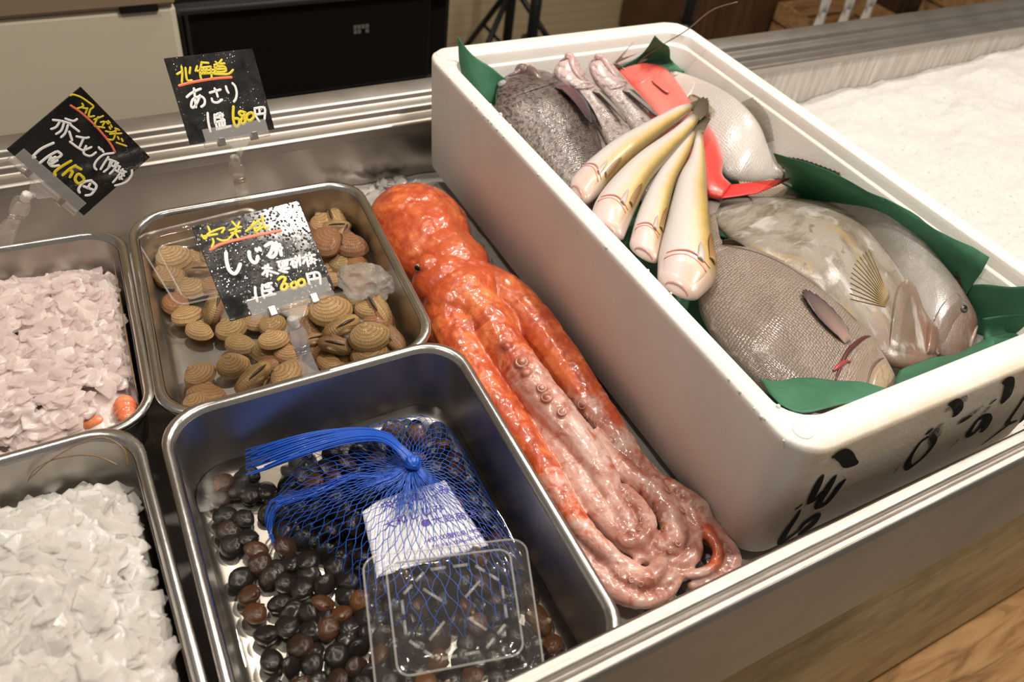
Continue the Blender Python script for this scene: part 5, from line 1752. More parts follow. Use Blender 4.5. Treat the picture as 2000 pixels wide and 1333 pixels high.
# clams inside the net: lower layer, then the visible skin of the heap
n_b = 0
tries = 0
while n_b < 136 and tries < 14000:
    tries += 1
    X, Y = rg.uniform(520, 1050), rg.uniform(800, 1250)
    q = unp(X, Y, z=TF + .02)
    h, f = bag_h(q)
    if f > .96:
        continue
    layer = 0 if n_b < 45 else 1
    z = TF + .0065 if layer == 0 else TF + h - .0075
    if layer == 1 and inpoly(X, Y, [(690, 975), (885, 920), (975, 1080), (730, 1145)]):
        z -= .0075
    if layer == 1 and z < TF + .013:
        z = TF + .0066
    p = Vector((q.x, q.y, z))
    L = rg.uniform(.0165, .0205)
    if not T_CORB.inside(p, .0265) or not clear_of(p, L, .72):
        continue
    put_corb(p, L, 'small black clam inside the blue net', 'black clams in the blue net', .5)
    n_b += 1
deep = G()
deep_uv = []
rg2 = random.Random(91)
protoV = [v.co.copy() for v in CP[0].data.vertices]
protoF = [tuple(p.vertices) for p in CP[0].data.polygons]
protoU = [(0, 0)] * len(protoV)
for l in CP[0].data.loops:
    protoU[l.vertex_index] = tuple(CP[0].data.uv_layers[0].data[l.index].uv)
nd = 0
tries = 0
while nd < 190 and tries < 9000:
    tries += 1
    X, Y = rg2.uniform(480, 1140), rg2.uniform(830, 1480)
    p = unp(X, Y, z=TF + .0055)
    inb = inpoly(X, Y, BAG)
    if not T_CORB.inside(p, .0265) or (not inb and (Y < 1020 or X < 560 or (X > 690 and Y < 1130))):
        continue
    L = rg2.uniform(.0155, .019)
    if not clear_of(p, L, .55):
        continue
    R = (Matrix.Translation(p) @ Euler((rg2.gauss(0, .3), rg2.gauss(0, .3), rg2.uniform(0, 6.28))).to_matrix().to_4x4() @ Matrix.Diagonal((L, L, L * .8, 1)))
    deep.add([R @ v for v in protoV], protoF, list(protoU))
    PLACED.append((p, L))
    nd += 1
o = deep.obj('black_clams', M['corb'], None, loc=(BC.x, BC.y, TF))
tag(o, 'lowest layer of small black clams under the water of the front tray', 'clams', kind='stuff')
water(T_CORB, TF + .0125, 'clear water covering the black clams in the deep front tray')

# ------------------------------------------------------------------ the blue net
x = N('blue_net_thread')
x.p(Base_Color=(.012, .095, .52), Roughness=.35, Coat_Weight=.3)
M['net'] = x.m
K = unp(806, 905, z=TF + .050)
net = root('net_bag', (BC.x, BC.y, TF), 'blue plastic net tied with a knot, full of small black clams', 'net bag')
def outline(a):
    """outline point of the bag for a direction from the heap centre (unit turn)"""
    n = len(BAGW)
    f = (a % 1.0) * n
    i = int(f)
    return BAGW[i % n].lerp(BAGW[(i + 1) % n], f - i)
def net_pt(a, t):
    q = outline(a)
    base = Vector((K.x, K.y, 0)).lerp(Vector((q.x, q.y, 0)), t)
    h, f = bag_h(base)
    top = TF + h + .0052 - .006 * max(0, f - .9) * 10 * .5
    # pulled up to the knot
    pull = max(0, 1 - t / .22) ** 1.6
    z = top * (1 - pull) + (K.z - .004) * pull
    return Vector((base.x, base.y, max(TF + .004, z)))
g = G()
ns = 60
for fam in (1, -1):
    for k in range(ns):
        P = []
        for j in range(26):
            t = .02 + .98 * (j / 25) ** .9
            P.append(net_pt(k / ns + fam * .115 * t + .002 * sin(j * 1.7 + k), t))
        g.tube(P, .00027, 4, False)
o = g.obj('netting', M['net'], net)
# gathered neck, knot and frayed tail
TAIL = crom([K + Vector((0, 0, .001)), unp(784, 880, z=TF + .054), unp(752, 856, z=TF + .052), unp(706, 850, z=TF + .048), unp(640, 858, z=TF + .043), unp(570, 876, z=TF + .038), unp(480, 906, z=TF + .026)], 30)
g = G()
rg = random.Random(4)
for k in range(110):
    ph = rg.uniform(0, 2 * pi)
    rr = rg.random() ** .5
    P = []
    kk = rg.uniform(25, 30.9)
    for j in range(min(30, int(kk))):
        s = j / 29
        w = interp([(0, .0042), (.12, .0034), (.35, .0070), (.7, .0105), (1, .0135)], s)
        t = (TAIL[min(j + 1, 29)] - TAIL[max(j - 1, 0)]).normalized()
        side = t.cross(Vector((0, 0, 1))).normalized()
        tw = ph + 1.2 * s
        P.append(TAIL[j] + side * w * rr * cos(tw) + Vector((0, 0, 1)) * w * .30 * rr * sin(tw))
    g.tube(P, .00045, 4, False)
g.obj('tail', M['net'], net)
R = []
for j in range(21):
    s = j / 29
    tap = 1 if j < 14 else 1 - (j - 14) / 7
    w = interp([(0, .0040), (.12, .0032), (.35, .0062), (.7, .0092), (1, .011)], s)
    t = (TAIL[min(j + 1, 29)] - TAIL[max(j - 1, 0)]).normalized()
    side = t.cross(Vector((0, 0, 1))).normalized()
    w *= max(.12, tap)
    R.append([TAIL[j] + side * w * cos(2 * pi * k / 24) * (1 + .10 * cos(7 * k)) + Vector((0, 0, 1)) * w * .26 * sin(2 * pi * k / 24) for k in range(24)])
G().rings(R, (True, True)).obj('gathered_film', M['net'], net)
kn = G().ball(K + Vector((0, 0, .0012)), (.0058, .0050, .0046), 18, 10)
for k in range(3):
    C = [K + Vector((.0052 * cos(a) * (1 - .2 * k), .0046 * sin(a), .0012 + .002 * (k - 1) + .0015 * sin(2 * a + k))) for a in [2 * pi * q / 20 for q in range(21)]]
    kn.tube(C, .0014, 8)
kn.obj('knot', M['net'], net)
# bunched threads spreading from the knot down over the paper
g = G()
for k in range(60):
    a = rg.gauss(.66, .10)
    P = [net_pt(a + .01 * sin(j), .01 + rg.uniform(.30, .42) * j / 9) + Vector((0, 0, .0012)) for j in range(10)]
    g.tube(P, .00030, 3, False)
for k in range(44):
    s0 = rg.uniform(-.004, .004)
    Q = [unp(806, 908, z=TF + .047), unp(760, 930, z=TF + .042), unp(690, 932, z=TF + .038), unp(620, 960, z=TF + .032), unp(540, 985, z=TF + .026), unp(523, 1030, z=TF + .018), unp(530, 1050, z=TF + .012)][:rg.choice((4, 5, 6, 7))]
    P = [p + Vector((rg.gauss(0, .0008), s0 * (i / 3), rg.gauss(0, .0008))) for i, p in enumerate(Q)]
    g.tube(crom(P, 18), .00030, 3, False)
g.obj('bunched_threads', M['net'], net)

# printed paper slip held under the net
x = N('damp_white_paper')
n1 = x.noise(x.coord('Object'), 35, 4)
x.p(Base_Color=x.ramp(n1, [(.3, (.66, .66, .70)), (.6, (.84, .83, .84))]), Roughness=.5)
slip_q = [(704, 988), (868, 938), (954, 1066), (736, 1128)]
zs = [TF + .034, TF + .035, TF + .0255, TF + .026]
SQ = [unp(a, b, z=h) for (a, b), h in zip(slip_q, zs)]
slip_c = sum(SQ, Vector()) / 4
def slip_at(u, v, lift=0.0):
    p = (SQ[0] * (1 - u) + SQ[1] * u) * (1 - v) + (SQ[3] * (1 - u) + SQ[2] * u) * v
    p.z += .006 * sin(pi * min(1, max(0, v))) * sin(pi * min(1, max(0, u))) + .0006 * sin(9 * u + 4 * v) + lift
    return p
n = 22
V, F = [], []
for j in range(n + 1):
    for i in range(n + 1):
        u, v = i / n, j / n
        # irregular torn top corners
        vv = v + (1 - v) * (.10 * max(0, 1 - u * 5) + .05 * sin(9 * u) * .3)
        uu = u
        V.append(slip_at(uu, vv))
F = [(j * (n + 1) + i, j * (n + 1) + i + 1, (j + 1) * (n + 1) + i + 1, (j + 1) * (n + 1) + i) for j in range(n) for i in range(n)]
slip = root('paper_slip', slip_c, 'white printed paper slip with purple lettering held under the blue net', 'label')
mods(mesh('paper', V, F, x.m, slip), solid=.0002)
M['purple'] = plain('purple_print', (.13, .06, .42), .5)
def slip_text(txt, u, v, h, skew=0.0, name='printed_text', width=None):
    cu = bpy.data.curves.new('t', 'FONT')
    cu.body = txt
    cu.size = 1.0
    o = bpy.data.objects.new('t', cu)
    COL.objects.link(o)
    dgl = bpy.context.evaluated_depsgraph_get()
    me = bpy.data.meshes.new_from_object(o.evaluated_get(dgl))
    bpy.data.objects.remove(o)
    if not me.vertices:
        return
    W_ = (SQ[1] - SQ[0]).length
    H_ = (SQ[3] - SQ[0]).length
    V = []
    for w in me.vertices:
        V.append(slip_at(u + w.co.x * h / W_ * (width or 1), v - (w.co.y * h) / H_ + skew * w.co.x * h / W_, .0006))
    bmx = [tuple(p.vertices) for p in me.polygons]
    mesh(name, V, bmx, M['purple'], slip, smooth=False)
slip_text('宍道湖', .20, .20, .0085, -.02, width=1.1)
slip_text('しじみ', .56, .20, .0085, -.02, width=1.1)
slip_text('大和しじみ', .16, .46, .0072, -.02, width=1.15)
slip_text('●大鈴商店', .50, .60, .0066, -.02, width=1.2)
slip_text('493-0034', .50, .80, .0044, -.01)
slip_text('愛知県 1902-1', .70, .80, .0040, -.01)
slip_text('TEL FAX 0586-62-2490', .52, .885, .0034, -.01)
# ------------------------------------------------------------------ clear plastic packs
def pack(name, label, quad, zq, depth, up, pattern=True):
    """thermoformed clear tray: flange, wall and ribbed plateau; quad = four rim corners (pixels) with heights"""
    Q = [unp(a, b, z=h) for (a, b), h in zip(quad, zq)]
    c = sum(Q, Vector()) / 4
    nrm = (Q[1] - Q[0]).cross(Q[3] - Q[0]).normalized()
    if nrm.z < 0:
        nrm = -nrm
    r = root(name, c, label, 'plastic pack')
    def at(u, v, h):
        p = (Q[0] * (1 - u) + Q[1] * u) * (1 - v) + (Q[3] * (1 - u) + Q[2] * u) * v
        return p + nrm * h
    def rr(ins, h, rad):
        pts = []
        a, b = ins, 1 - ins
        for cx, cy, a0 in ((b - rad, b - rad, 0), (a + rad, b - rad, 90), (a + rad, a + rad, 180), (b - rad, a + rad, 270)):
            for k in range(8):
                t = radians(a0 + 90 * k / 7)
                pts.append(at(cx + rad * cos(t), cy + rad * sin(t), h))
        return pts
    s = 1 if up else -1
    prof = [(.000, -.0016, .11), (.004, 0, .11), (.030, .0002, .11), (.042, .0016, .11), (.056, .0016, .10), (.066, 0, .10), (.085, .0002, .10), (.098, depth * .25 * s, .09), (.112, depth * .8 * s, .085), (.128, depth * s, .08), (.20, depth * s, .07), (.215, (depth - .0022 * s) * s, .07), (.235, (depth - .0022 * s) * s, .06)]
    G().rings([rr(*p) for p in prof], (False, True)).obj('shell', M['clear_plastic'], r)
    for ins, hh, rad, nm in ((.002, 0, .11, 'rim_edge'), (.128, depth * s, .08, 'plateau_edge')):
        L_ = rr(ins, hh, rad)
        G().tube(L_ + [L_[0]], .0008, 8, False).obj(nm, M['clip_plastic'], r)
    if pattern:
        g = G()
        h = depth * s - .0018
        oc = [(.36, .20), (.64, .20), (.80, .36), (.80, .64), (.64, .80), (.36, .80), (.20, .64), (.20, .36)]
        for i in range(8):
            a, b = oc[i], oc[(i + 1) % 8]
            for f0, f1 in ((.10, .42), (.58, .90)):
                P = [at(a[0] + (b[0] - a[0]) * (f0 + (f1 - f0) * t), a[1] + (b[1] - a[1]) * (f0 + (f1 - f0) * t), h) for t in (0, .5, 1)]
                g.tube(P, .0011, 8)
        for q in range(4):
            t = pi / 4 + q * pi / 2
            g.tube([at(.5 + .10 * cos(t), .5 + .10 * sin(t), h), at(.5 + .24 * cos(t), .5 + .24 * sin(t), h)], .0010, 8)
        g.obj('embossed_ribs', M['clip_plastic'], r)
    return r
pack('clear_pack', 'empty clear plastic pack lying on the net bag of black clams', [(706, 1088), (1026, 1050), (1066, 1322), (738, 1390)], [TF + .043, TF + .043, TF + .040, TF + .040], .010, True)
pack('clear_pack', 'crumpled clear plastic pack resting on the clams left of the wet card', [(262, 462), (500, 402), (520, 560), (345, 598)], [.064, .064, .050, .047], .008, False, False)

# ------------------------------------------------------------------ price cards and their clips
def wcard(name, m):
    x = N(name)
    v = x.coord('Object')
    n1 = x.noise(v, 55, 6, .65, .5)
    n2 = x.noise(v, 300, 3, .6)
    x.p(Base_Color=x.ramp(n1, [(.35, (.010, .010, .010)), (.75, (.010 + m * .07, .010 + m * .066, .010 + m * .062))]), Roughness=.22)
    vo = x.n('ShaderNodeTexVoronoi', {'Vector': v, 'Scale': 420.0})
    h = x.math('MULTIPLY', x.ramp(vo.outputs[0], [(.0, 1.0), (.45, 0.0)]), x.ramp(n1, [(.42, 0.0), (.62, 1.0)]))
    if m > 0:
        x.bump(h, .6 * min(1, m * 1.5), .0010)
    x.set(x.b, 'Roughness', x.ramp(n1, [(.35, .06), (.7, .06 + .08 * min(m, 1))]))
    return x.m
CARD_DRY = wcard('glossy_black_card', .15)
CARD_WET = wcard('wet_black_card', .55)
CARD_DROPS = wcard('droplet_covered_black_card', 1.0)
PAINT = {'w': plain('white_marker', (.82, .81, .80), .45), 'y': plain('yellow_marker', (.72, .58, .025), .4), 'r': plain('orange_red_marker', (.80, .17, .08), .4)}
M['pivot'] = plain('milky_nylon_pivot', (.78, .74, .68), .3, Subsurface_Weight=.3, Subsurface_Scale=1.0, Subsurface_Radius=(.01, .01, .01))

def price_card(label, pos, rot, W, H, board_m, strokes, img, clip_edge=None):
    """board standing in a clip; strokes traced in image crops and laid onto the board"""
    r = root('price_card', pos, label, 'price card')
    Rm = Euler([radians(a) for a in rot], 'XYZ').to_matrix()
    C = Vector(pos)
    ex, ey, ez = Rm @ Vector((1, 0, 0)), Rm @ Vector((0, 1, 0)), Rm @ Vector((0, 0, 1))
    g = G()
    t = .0009
    g.rings([[C + ex * (sx * W / 2) + ey * (sy * H / 2) + ez * z for sx, sy in ((-1, -1), (1, -1), (1, 1), (-1, 1))] for z in (-t, t)])
    mods(g.obj('board', board_m, r, smooth=False), bevel=.0004)
    x0, y0, sc = img
    def at(a, b):
        d = CAM_R @ Vector(((x0 + a * sc - 1000) / CAM_F, -(y0 + b * sc - 666.5) / CAM_F, -1))
        k = (C + ez * (t + .00015) - CAM_T).dot(ez) / d.dot(ez)
        return CAM_T + d * k
    for nm, col, w, lines in strokes:
        g = G()
        for P in lines:
            V, F = stroke(P, w * .74, at, ez, None, None, thick=.0002)
            g.add(V, F)
        g.obj(nm, PAINT[col], r)
    return r, Rm, C, ex, ey, ez

def clip(label, C, ex, ey, ez, jaw_c, jaw_dir, jaw_len, pivot, foot, foot_n, flip=1):
    """clear sign clip: jaw bar gripping the card, white pivot, squeeze clamp biting the tray rim"""
    r = root('card_clip', pivot, label, 'clip')
    jd = jaw_dir.normalized()
    dn = jd.cross(ez).normalized()
    if (pivot - jaw_c).dot(dn) < 0:
        dn = -dn
    def bar(a0, a1, d0, d1, z0, z1, name, m, par):
        return mods(G().rings([[jaw_c + jd * a + dn * d + ez * z for a, d in ((a0, d0), (a1, d0), (a1, d1), (a0, d1))] for z in (z0, z1)]).obj(name, m, par, smooth=False), bevel=.0006)
    h = jaw_len / 2
    front = bar(-h, h, -.0095, .0020, .0012, .0022, 'front_lip', M['clip_plastic'], r)
    bar(-h * .98, h * .98, -.0040, .0020, -.0024, -.0013, 'back_lip', M['clip_plastic'], r)
    G().tube([jaw_c - jd * h * 1.02 + dn * .0035, jaw_c + jd * h * 1.02 + dn * .0035], .0024, 12).obj('hinge_rod', M['clip_plastic'], r)
    for s in (-.52, .52):
        bar(s * h - .0028, s * h + .0028, -.0002, .0068, -.0030, .0032, 'spring_band', M['band'], r)
    # tapered bracket under the rod
    g = G()
    P = [(-.011, .0055), (.011, .0055), (.0042, .0140), (-.0042, .0140)]
    g.rings([[jaw_c + jd * a + dn * d + ez * z for a, d in P] for z in (-.0013, .0013)])
    mods(g.obj('bracket', M['clip_plastic'], r, smooth=False), bevel=.0008)
    top = jaw_c + dn * .0135
    ax = (pivot - top)
    G().tube([top, pivot], [.0022, .0028], 12).obj('stem', M['clip_plastic'], r)
    g = G()
    d2 = (foot - pivot).normalized()
    a_ = d2
    b_ = a_.cross(Vector((0, 0, 1))).normalized() if abs(a_.z) < .95 else Vector((1, 0, 0))
    c_ = a_.cross(b_).normalized()
    g.rings([[pivot + a_ * z + b_ * (rr * cos(2 * pi * k / 8)) + c_ * (rr * sin(2 * pi * k / 8)) for k in range(8)] for z, rr in ((-.0055, .0030), (-.0045, .0042), (.0025, .0042), (.0035, .0030))])
    mods(g.obj('pivot', M['pivot'], r), bevel=.0004)
    # clamp: two curved jaws down to the rim
    L = (foot - pivot).length
    side = foot_n.cross(d2).normalized()
    nn = side.cross(d2).normalized()
    for s, nm in ((1, 'clamp_jaw'), (-1, 'clamp_jaw')):
        R_ = []
        for i in range(16):
            t = i / 15
            p = pivot + d2 * (.004 + (L + .012) * t)
            off = interp([(0, .0032), (.12, .0050), (.35, .0016), (.55, .0030), (.8, .0052), (1, .0046)], t) * s
            w = interp([(0, .0052), (.10, .0068), (.35, .0050), (.6, .0062), (1, .0088)], t)
            th = .0008
            R_.append([p + side * a + nn * (off + b) for a, b in ((-w, -th), (w, -th), (w, th), (-w, th))])
        mods(G().rings(R_).obj(nm, M['clip_plastic'], r), bevel=.0004)
    m_ = pivot + d2 * (.004 + (L + .012) * .33)
    for dd in (-.0022, .0022):
        G().tube([m_ + d2 * dd - side * .0058, m_ + d2 * dd + side * .0058], .0013, 10).obj('spring', M['band'], r)
    return r
M['band'] = plain('shiny_steel_band', (.72, .66, .58), .18, 1.0)

# --- 1: left card, tipped over sideways
S1 = [('lettering', 'y', .0021, [[(540, 105), (560, 98), (620, 118), (690, 165), (716, 190), (690, 212)], [(628, 165), (636, 188), (590, 205)], [(632, 200), (660, 205), (662, 225)], [(670, 200), (655, 240)], [(690, 215), (680, 265), (722, 262)], [(720, 290), (770, 270), (790, 262)], [(752, 268), (724, 335), (780, 348), (800, 352)], [(770, 310), (800, 305), (786, 335)],
       [(812, 305), (828, 322)], [(826, 298), (842, 315)], [(848, 330), (856, 348)], [(836, 345), (845, 362)], [(808, 378), (860, 385), (900, 360)], [(880, 355), (912, 370)], [(840, 400), (930, 395)], [(888, 372), (868, 440), (825, 440)], [(900, 420), (910, 440)], [(930, 435), (940, 455)], [(890, 465), (968, 492)]]),
      ('underline', 'r', .0024, [[(540, 180), (620, 235), (720, 325), (800, 415), (850, 480), (880, 538)]]),
      ('lettering', 'w', .0026, [[(405, 292), (470, 300), (540, 320)], [(500, 282), (560, 300), (590, 285)], [(460, 300), (430, 345), (392, 362)], [(490, 312), (470, 370), (430, 400)], [(520, 330), (500, 390), (468, 425)], [(540, 330), (605, 380)], [(530, 380), (552, 448)],
       [(585, 418), (650, 430), (680, 425)], [(640, 432), (610, 498)], [(535, 458), (590, 500), (632, 525)], [(660, 490), (640, 545), (690, 568), (735, 540)], [(655, 520), (700, 500)], [(755, 500), (770, 520)], [(775, 515), (792, 538)],
       [(870, 545), (790, 560), (735, 610), (722, 650), (738, 672)],
       [(830, 575), (800, 620), (770, 670)], [(820, 590), (880, 610)], [(865, 605), (835, 655), (795, 690)], [(850, 600), (830, 660)], [(840, 630), (868, 650)], [(890, 610), (875, 650)], [(905, 620), (880, 665), (840, 705)], [(890, 640), (920, 650)], [(870, 670), (905, 690)],
       [(915, 655), (905, 680)], [(940, 668), (895, 735), (865, 770)], [(925, 680), (965, 690)], [(930, 700), (950, 720)], [(955, 690), (915, 745)], [(900, 720), (935, 745)], [(1010, 675), (1005, 720), (960, 770), (880, 795)]]),
      ('lettering', 'w', .0030, [[(410, 468), (320, 510), (262, 560), (252, 582), (270, 578)], [(440, 532), (470, 560), (430, 590)], [(430, 535), (370, 570), (305, 622)], [(390, 575), (370, 620)], [(440, 580), (395, 610)], [(440, 600), (385, 635)], [(425, 575), (375, 610), (395, 645), (450, 640)],
       [(700, 755), (640, 770), (602, 820), (610, 848)], [(700, 760), (738, 800), (700, 860), (655, 870)], [(690, 780), (670, 815)], [(640, 800), (720, 830)]]),
      ('lettering', 'y', .0032, [[(545, 605), (470, 650), (420, 690), (425, 715)], [(580, 640), (530, 670), (480, 715)], [(575, 645), (620, 670)], [(530, 675), (555, 690), (535, 730)], [(640, 735), (600, 705), (575, 745), (600, 778), (640, 760), (640, 735)]])]
r1 = price_card('black price card reading 150 yen, tipped over sideways at the left back', (-.361, .4945, .1523), (71.1, 60.5, -5.5), .08, .0749, CARD_DRY, S1, (0, 160, 310 / 1215))
C, ex, ey, ez = r1[2], r1[3], r1[4], r1[5]
clip('clear clip holding the sideways card on the rim of the prawn tray', C, ex, ey, ez, C - ey * .0375, ex, .066, unp(50, 386, y=.492), unp(4, 470, y=.512), Vector((0, 1, 0)))

# --- 2: back card
S2 = [('lettering', 'y', .0026, [[(155, 255), (165, 330), (160, 452)], [(100, 350), (160, 315)], [(205, 270), (225, 420), (285, 425)], [(265, 265), (255, 340)], [(350, 250), (330, 310)], [(405, 200), (390, 280), (375, 310)], [(400, 205), (490, 210)], [(395, 260), (385, 340), (400, 410)], [(400, 270), (520, 255)], [(470, 260), (460, 330)], [(515, 255), (525, 330), (530, 405)], [(350, 310), (560, 295)], [(385, 345), (540, 335)], [(430, 275), (425, 340)],
       [(575, 195), (600, 215)], [(655, 170), (620, 215)], [(560, 235), (690, 215)], [(620, 225), (600, 265)], [(595, 265), (590, 320), (700, 315), (690, 255), (600, 262)], [(600, 290), (690, 285)], [(560, 255), (585, 300), (555, 335)], [(555, 345), (640, 350), (740, 345), (795, 295)]]),
      ('underline', 'r', .0031, [[(125, 492), (250, 458), (420, 425), (600, 400), (775, 388)]]),
      ('lettering', 'w', .0029, [[(220, 635), (270, 590), (345, 550), (395, 530)], [(310, 525), (320, 620), (335, 760)], [(385, 610), (350, 700), (300, 765), (275, 740), (300, 660), (390, 625), (440, 660), (440, 720), (400, 755)],
       [(505, 580), (640, 540)], [(565, 525), (590, 580), (605, 630)], [(530, 650), (545, 690), (600, 700), (660, 665)], [(705, 500), (720, 550), (738, 580)], [(785, 460), (820, 500), (840, 580), (830, 650), (805, 690)],
       [(480, 830), (485, 920), (500, 1000), (515, 1060)], [(565, 850), (570, 930), (575, 960)], [(570, 860), (640, 830)], [(600, 840), (670, 850), (640, 900)], [(590, 890), (650, 880)], [(620, 860), (690, 920)], [(575, 940), (600, 1030)], [(580, 945), (680, 930), (690, 1000)], [(620, 945), (630, 1010)], [(655, 940), (662, 1005)], [(590, 1035), (765, 995)],
       [(1060, 770), (1075, 860), (1120, 935)], [(1060, 775), (1150, 760), (1190, 780), (1185, 905)], [(1120, 775), (1125, 830)], [(1080, 850), (1185, 835)]]),
      ('lettering', 'y', .0034, [[(800, 750), (795, 850), (805, 950), (835, 1000), (870, 970), (865, 905), (820, 900)], [(950, 830), (890, 810), (870, 840), (930, 890), (945, 940), (915, 965), (890, 930), (930, 860), (950, 830)], [(1000, 830), (965, 860), (970, 910), (1010, 920), (1050, 880), (1035, 830), (1000, 830)]])]
r2 = price_card('black price card reading 680 yen standing over the back rim', (-.2421, .500, .1842), (56.9, 6.6, 14.5), .08, .0707, CARD_WET, S2, (330, 90, 220 / 1396))
C, ex, ey, ez = r2[2], r2[3], r2[4], r2[5]
clip('clear clip holding the 680 yen card on the back rim of the clam tray', C, ex, ey, ez, C - ey * .0345 + ex * .003, ex, .060, unp(459, 314, y=.500), unp(478, 398, y=.5165), Vector((0, 1, 0)))

# --- 3: front card covered with droplets
S3 = [('lettering', 'y', .0022, [[(590, 240), (610, 290)], [(520, 330), (560, 375), (600, 310), (760, 250), (740, 305)], [(540, 345), (690, 320)], [(640, 370), (650, 410), (630, 460)], [(690, 370), (740, 390), (800, 385)],
       [(850, 185), (900, 240)], [(820, 280), (950, 240)], [(930, 190), (880, 300), (810, 375)], [(840, 310), (940, 285)], [(880, 300), (920, 360)], [(1000, 290), (1060, 240), (1150, 160)], [(1090, 180), (1050, 260)], [(1090, 250), (1110, 300)], [(1140, 180), (1160, 230), (1110, 260)], [(1180, 120), (1200, 250)], [(1100, 300), (1190, 240)], [(1210, 260), (1250, 240)]]),
      ('underline', 'r', .0030, [[(615, 490), (700, 440), (820, 400), (950, 370), (1150, 325), (1380, 280)]]),
      ('lettering', 'w', .0036, [[(785, 520), (790, 600), (815, 700), (870, 750), (910, 720), (940, 645)], [(1035, 510), (1045, 580), (1085, 630), (1120, 615), (1130, 560)], [(1110, 480), (1120, 500)], [(1145, 470), (1158, 495)], [(1210, 450), (1290, 410), (1280, 500), (1250, 555), (1290, 570), (1330, 520), (1330, 410)], [(1290, 490), (1390, 470)], [(1365, 430), (1385, 550)]]),
      ('lettering', 'w', .0026, [[(1180, 690), (1280, 690)], [(1240, 650), (1230, 780)], [(1230, 700), (1180, 760)], [(1250, 720), (1350, 750)], [(1210, 665), (1215, 675)], [(1270, 760), (1275, 770)],
       [(1340, 625), (1470, 600)], [(1360, 640), (1370, 680), (1440, 665), (1450, 620)], [(1390, 620), (1400, 670)], [(1420, 615), (1430, 665)], [(1360, 715), (1470, 690)], [(1420, 680), (1390, 720), (1450, 735)], [(1480, 600), (1560, 580)], [(1520, 590), (1490, 650)], [(1510, 640), (1520, 680), (1550, 660), (1530, 620)], [(1540, 560), (1560, 610)], [(1580, 550), (1590, 660)], [(1560, 600), (1550, 640)], [(1610, 580), (1700, 550)],
       [(1650, 540), (1680, 670)], [(1640, 600), (1620, 640)], [(1690, 520), (1700, 600)], [(1660, 560), (1750, 545)], [(1710, 570), (1750, 640)], [(1745, 590), (1700, 640)], [(1690, 610), (1760, 600)],
       [(1100, 895), (1105, 970), (1125, 1050)], [(1180, 870), (1180, 960), (1200, 1010)], [(1190, 880), (1280, 850)], [(1230, 860), (1300, 920)], [(1215, 900), (1270, 890)], [(1200, 940), (1300, 920)], [(1240, 940), (1280, 960), (1240, 980)], [(1210, 990), (1320, 970)],
       [(1660, 750), (1690, 860)], [(1680, 755), (1760, 735), (1800, 760), (1810, 860)], [(1740, 760), (1745, 800)], [(1690, 815), (1800, 795)]]),
      ('lettering', 'y', .0030, [[(1350, 815), (1390, 785), (1430, 800), (1410, 850), (1450, 870), (1430, 920), (1385, 915), (1400, 860)], [(1520, 840), (1490, 870), (1510, 910), (1550, 890), (1545, 850), (1520, 840)], [(1600, 810), (1565, 840), (1590, 885), (1635, 865), (1630, 820), (1600, 810)]])]
r3 = price_card('black price card reading 300 yen beaded with droplets over the clam tray', (-.2658, .2962, .1624), (35.9, 2.0, 7.8), .08, .0722, CARD_DROPS, S3, (300, 400, 360 / 1999))
C, ex, ey, ez = r3[2], r3[3], r3[4], r3[5]
clip('clear clip holding the 300 yen card on the back rim of the black clam tray', C, ex, ey, ez, C - ey * .0350 + ex * .006, ex, .062, unp(574, 632, y=.262), unp(609, 738, y=.2515), Vector((0, 1, 0)))

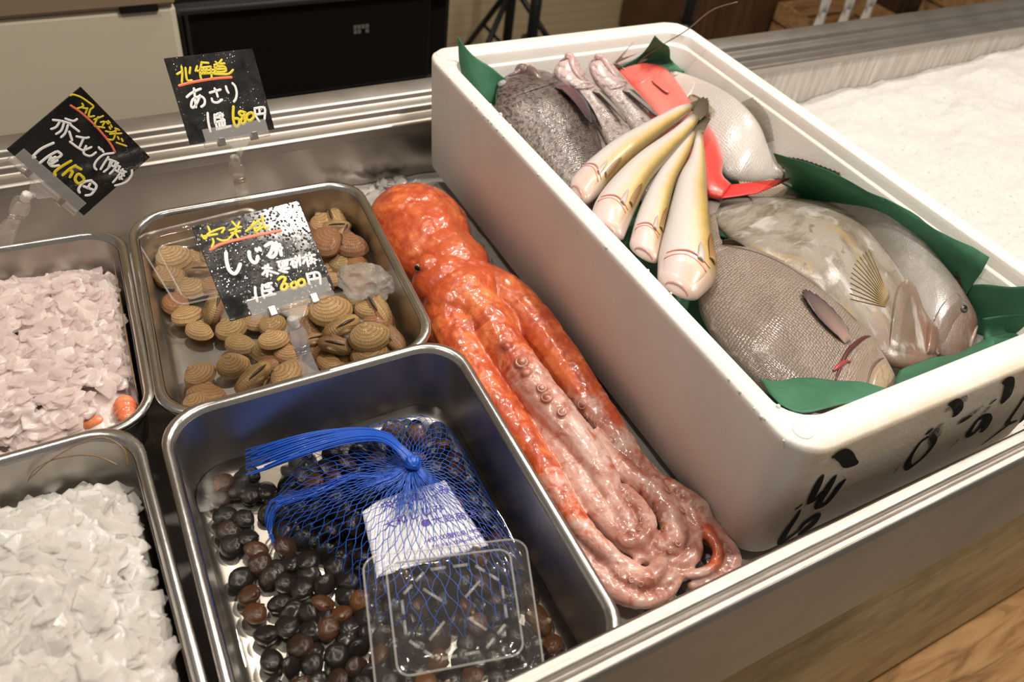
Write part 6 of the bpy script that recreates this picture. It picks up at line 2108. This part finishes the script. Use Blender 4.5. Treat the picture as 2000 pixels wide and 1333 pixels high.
# ------------------------------------------------------------------ prawns mostly buried in the two ice trays
x = N('red_prawn_shell')
n1 = x.noise(x.coord('Object'), 80, 4)
x.p(Base_Color=x.ramp(n1, [(.3, (.72, .13, .05)), (.7, (.86, .30, .14))]), Roughness=.25, Coat_Weight=.5, Subsurface_Weight=.2, Subsurface_Scale=1.0, Subsurface_Radius=(.008, .003, .002))
M['prawn'] = x.m
M['antenna'] = plain('prawn_antenna', (.22, .13, .06), .35)
def prawn(label, tray, pts, r, ant=None):
    pts = [tray.clampin(p, .0235) for p in pts]
    ant = [[tray.clampin(p, .0135) for p in A] for A in (ant or [])]
    Q = crom(pts, 40)
    rt = root('prawn', Q[20], label, 'prawn')
    rad = [r * interp([(0, .25), (.12, .8), (.35, 1.0), (.6, .85), (.9, .5), (1, .3)], i / 39) * (1 + .07 * sin(i / 39 * 2 * pi * 7)) for i in range(40)]
    G().tube(Q, rad, 16).obj('body', M['prawn'], rt)
    t = (Q[-1] - Q[-3]).normalized()
    s = t.cross(Vector((0, 0, 1))).normalized()
    fin([Q[-1] - s * r * .3, Q[-1] + s * r * .3], [Q[-1] + t * r * 2.2 - s * r * 1.3, Q[-1] + t * r * 2.7, Q[-1] + t * r * 2.2 + s * r * 1.3], M['prawn'], 'tail_fan', rt, 6)
    for k, A in enumerate(ant or []):
        G().tube(crom(A, 40), [.0007 - .0004 * i / 39 for i in range(40)], 6).obj('antenna', M['antenna'], rt)
    return rt
zt = T_PRAWN.top
prawn('red prawn showing between the flakes in the front right corner of the pink ice', T_PRAWN, [unp(283, 775, z=zt - .024), unp(275, 800, z=zt - .018), unp(262, 825, z=zt - .017), unp(240, 845, z=zt - .024)], .0085,
      [[unp(283, 775, z=zt - .018), unp(282, 730, z=zt - .010), unp(274, 650, z=zt - .006), unp(262, 560, z=zt - .004), unp(252, 498, z=zt - .002)]])
prawn('red prawn beneath the pink ice along the front edge of its tray', T_PRAWN, [unp(60, 862, z=zt - .030), unp(110, 842, z=zt - .024), unp(165, 828, z=zt - .022), unp(215, 826, z=zt - .028)], .0085)
zi = T_ICE.top
prawn('prawn buried at the right edge of the white ice with long looping antennae', T_ICE, [unp(334, 1225, z=zi - .036), unp(333, 1258, z=zi - .026), unp(334, 1290, z=zi - .026), unp(330, 1330, z=zi - .036)], .0085,
      [[unp(256, 908, z=zi - .012), unp(240, 876, z=zi - .002), unp(200, 855, z=zi + .004), unp(150, 858, z=zi + .002), unp(95, 885, z=zi - .006), unp(55, 920, z=zi - .018)],
       [unp(232, 910, z=zi - .014), unp(180, 890, z=zi - .006), unp(110, 882, z=zi - .006), unp(66, 892, z=zi - .010), unp(52, 924, z=zi - .020)]])
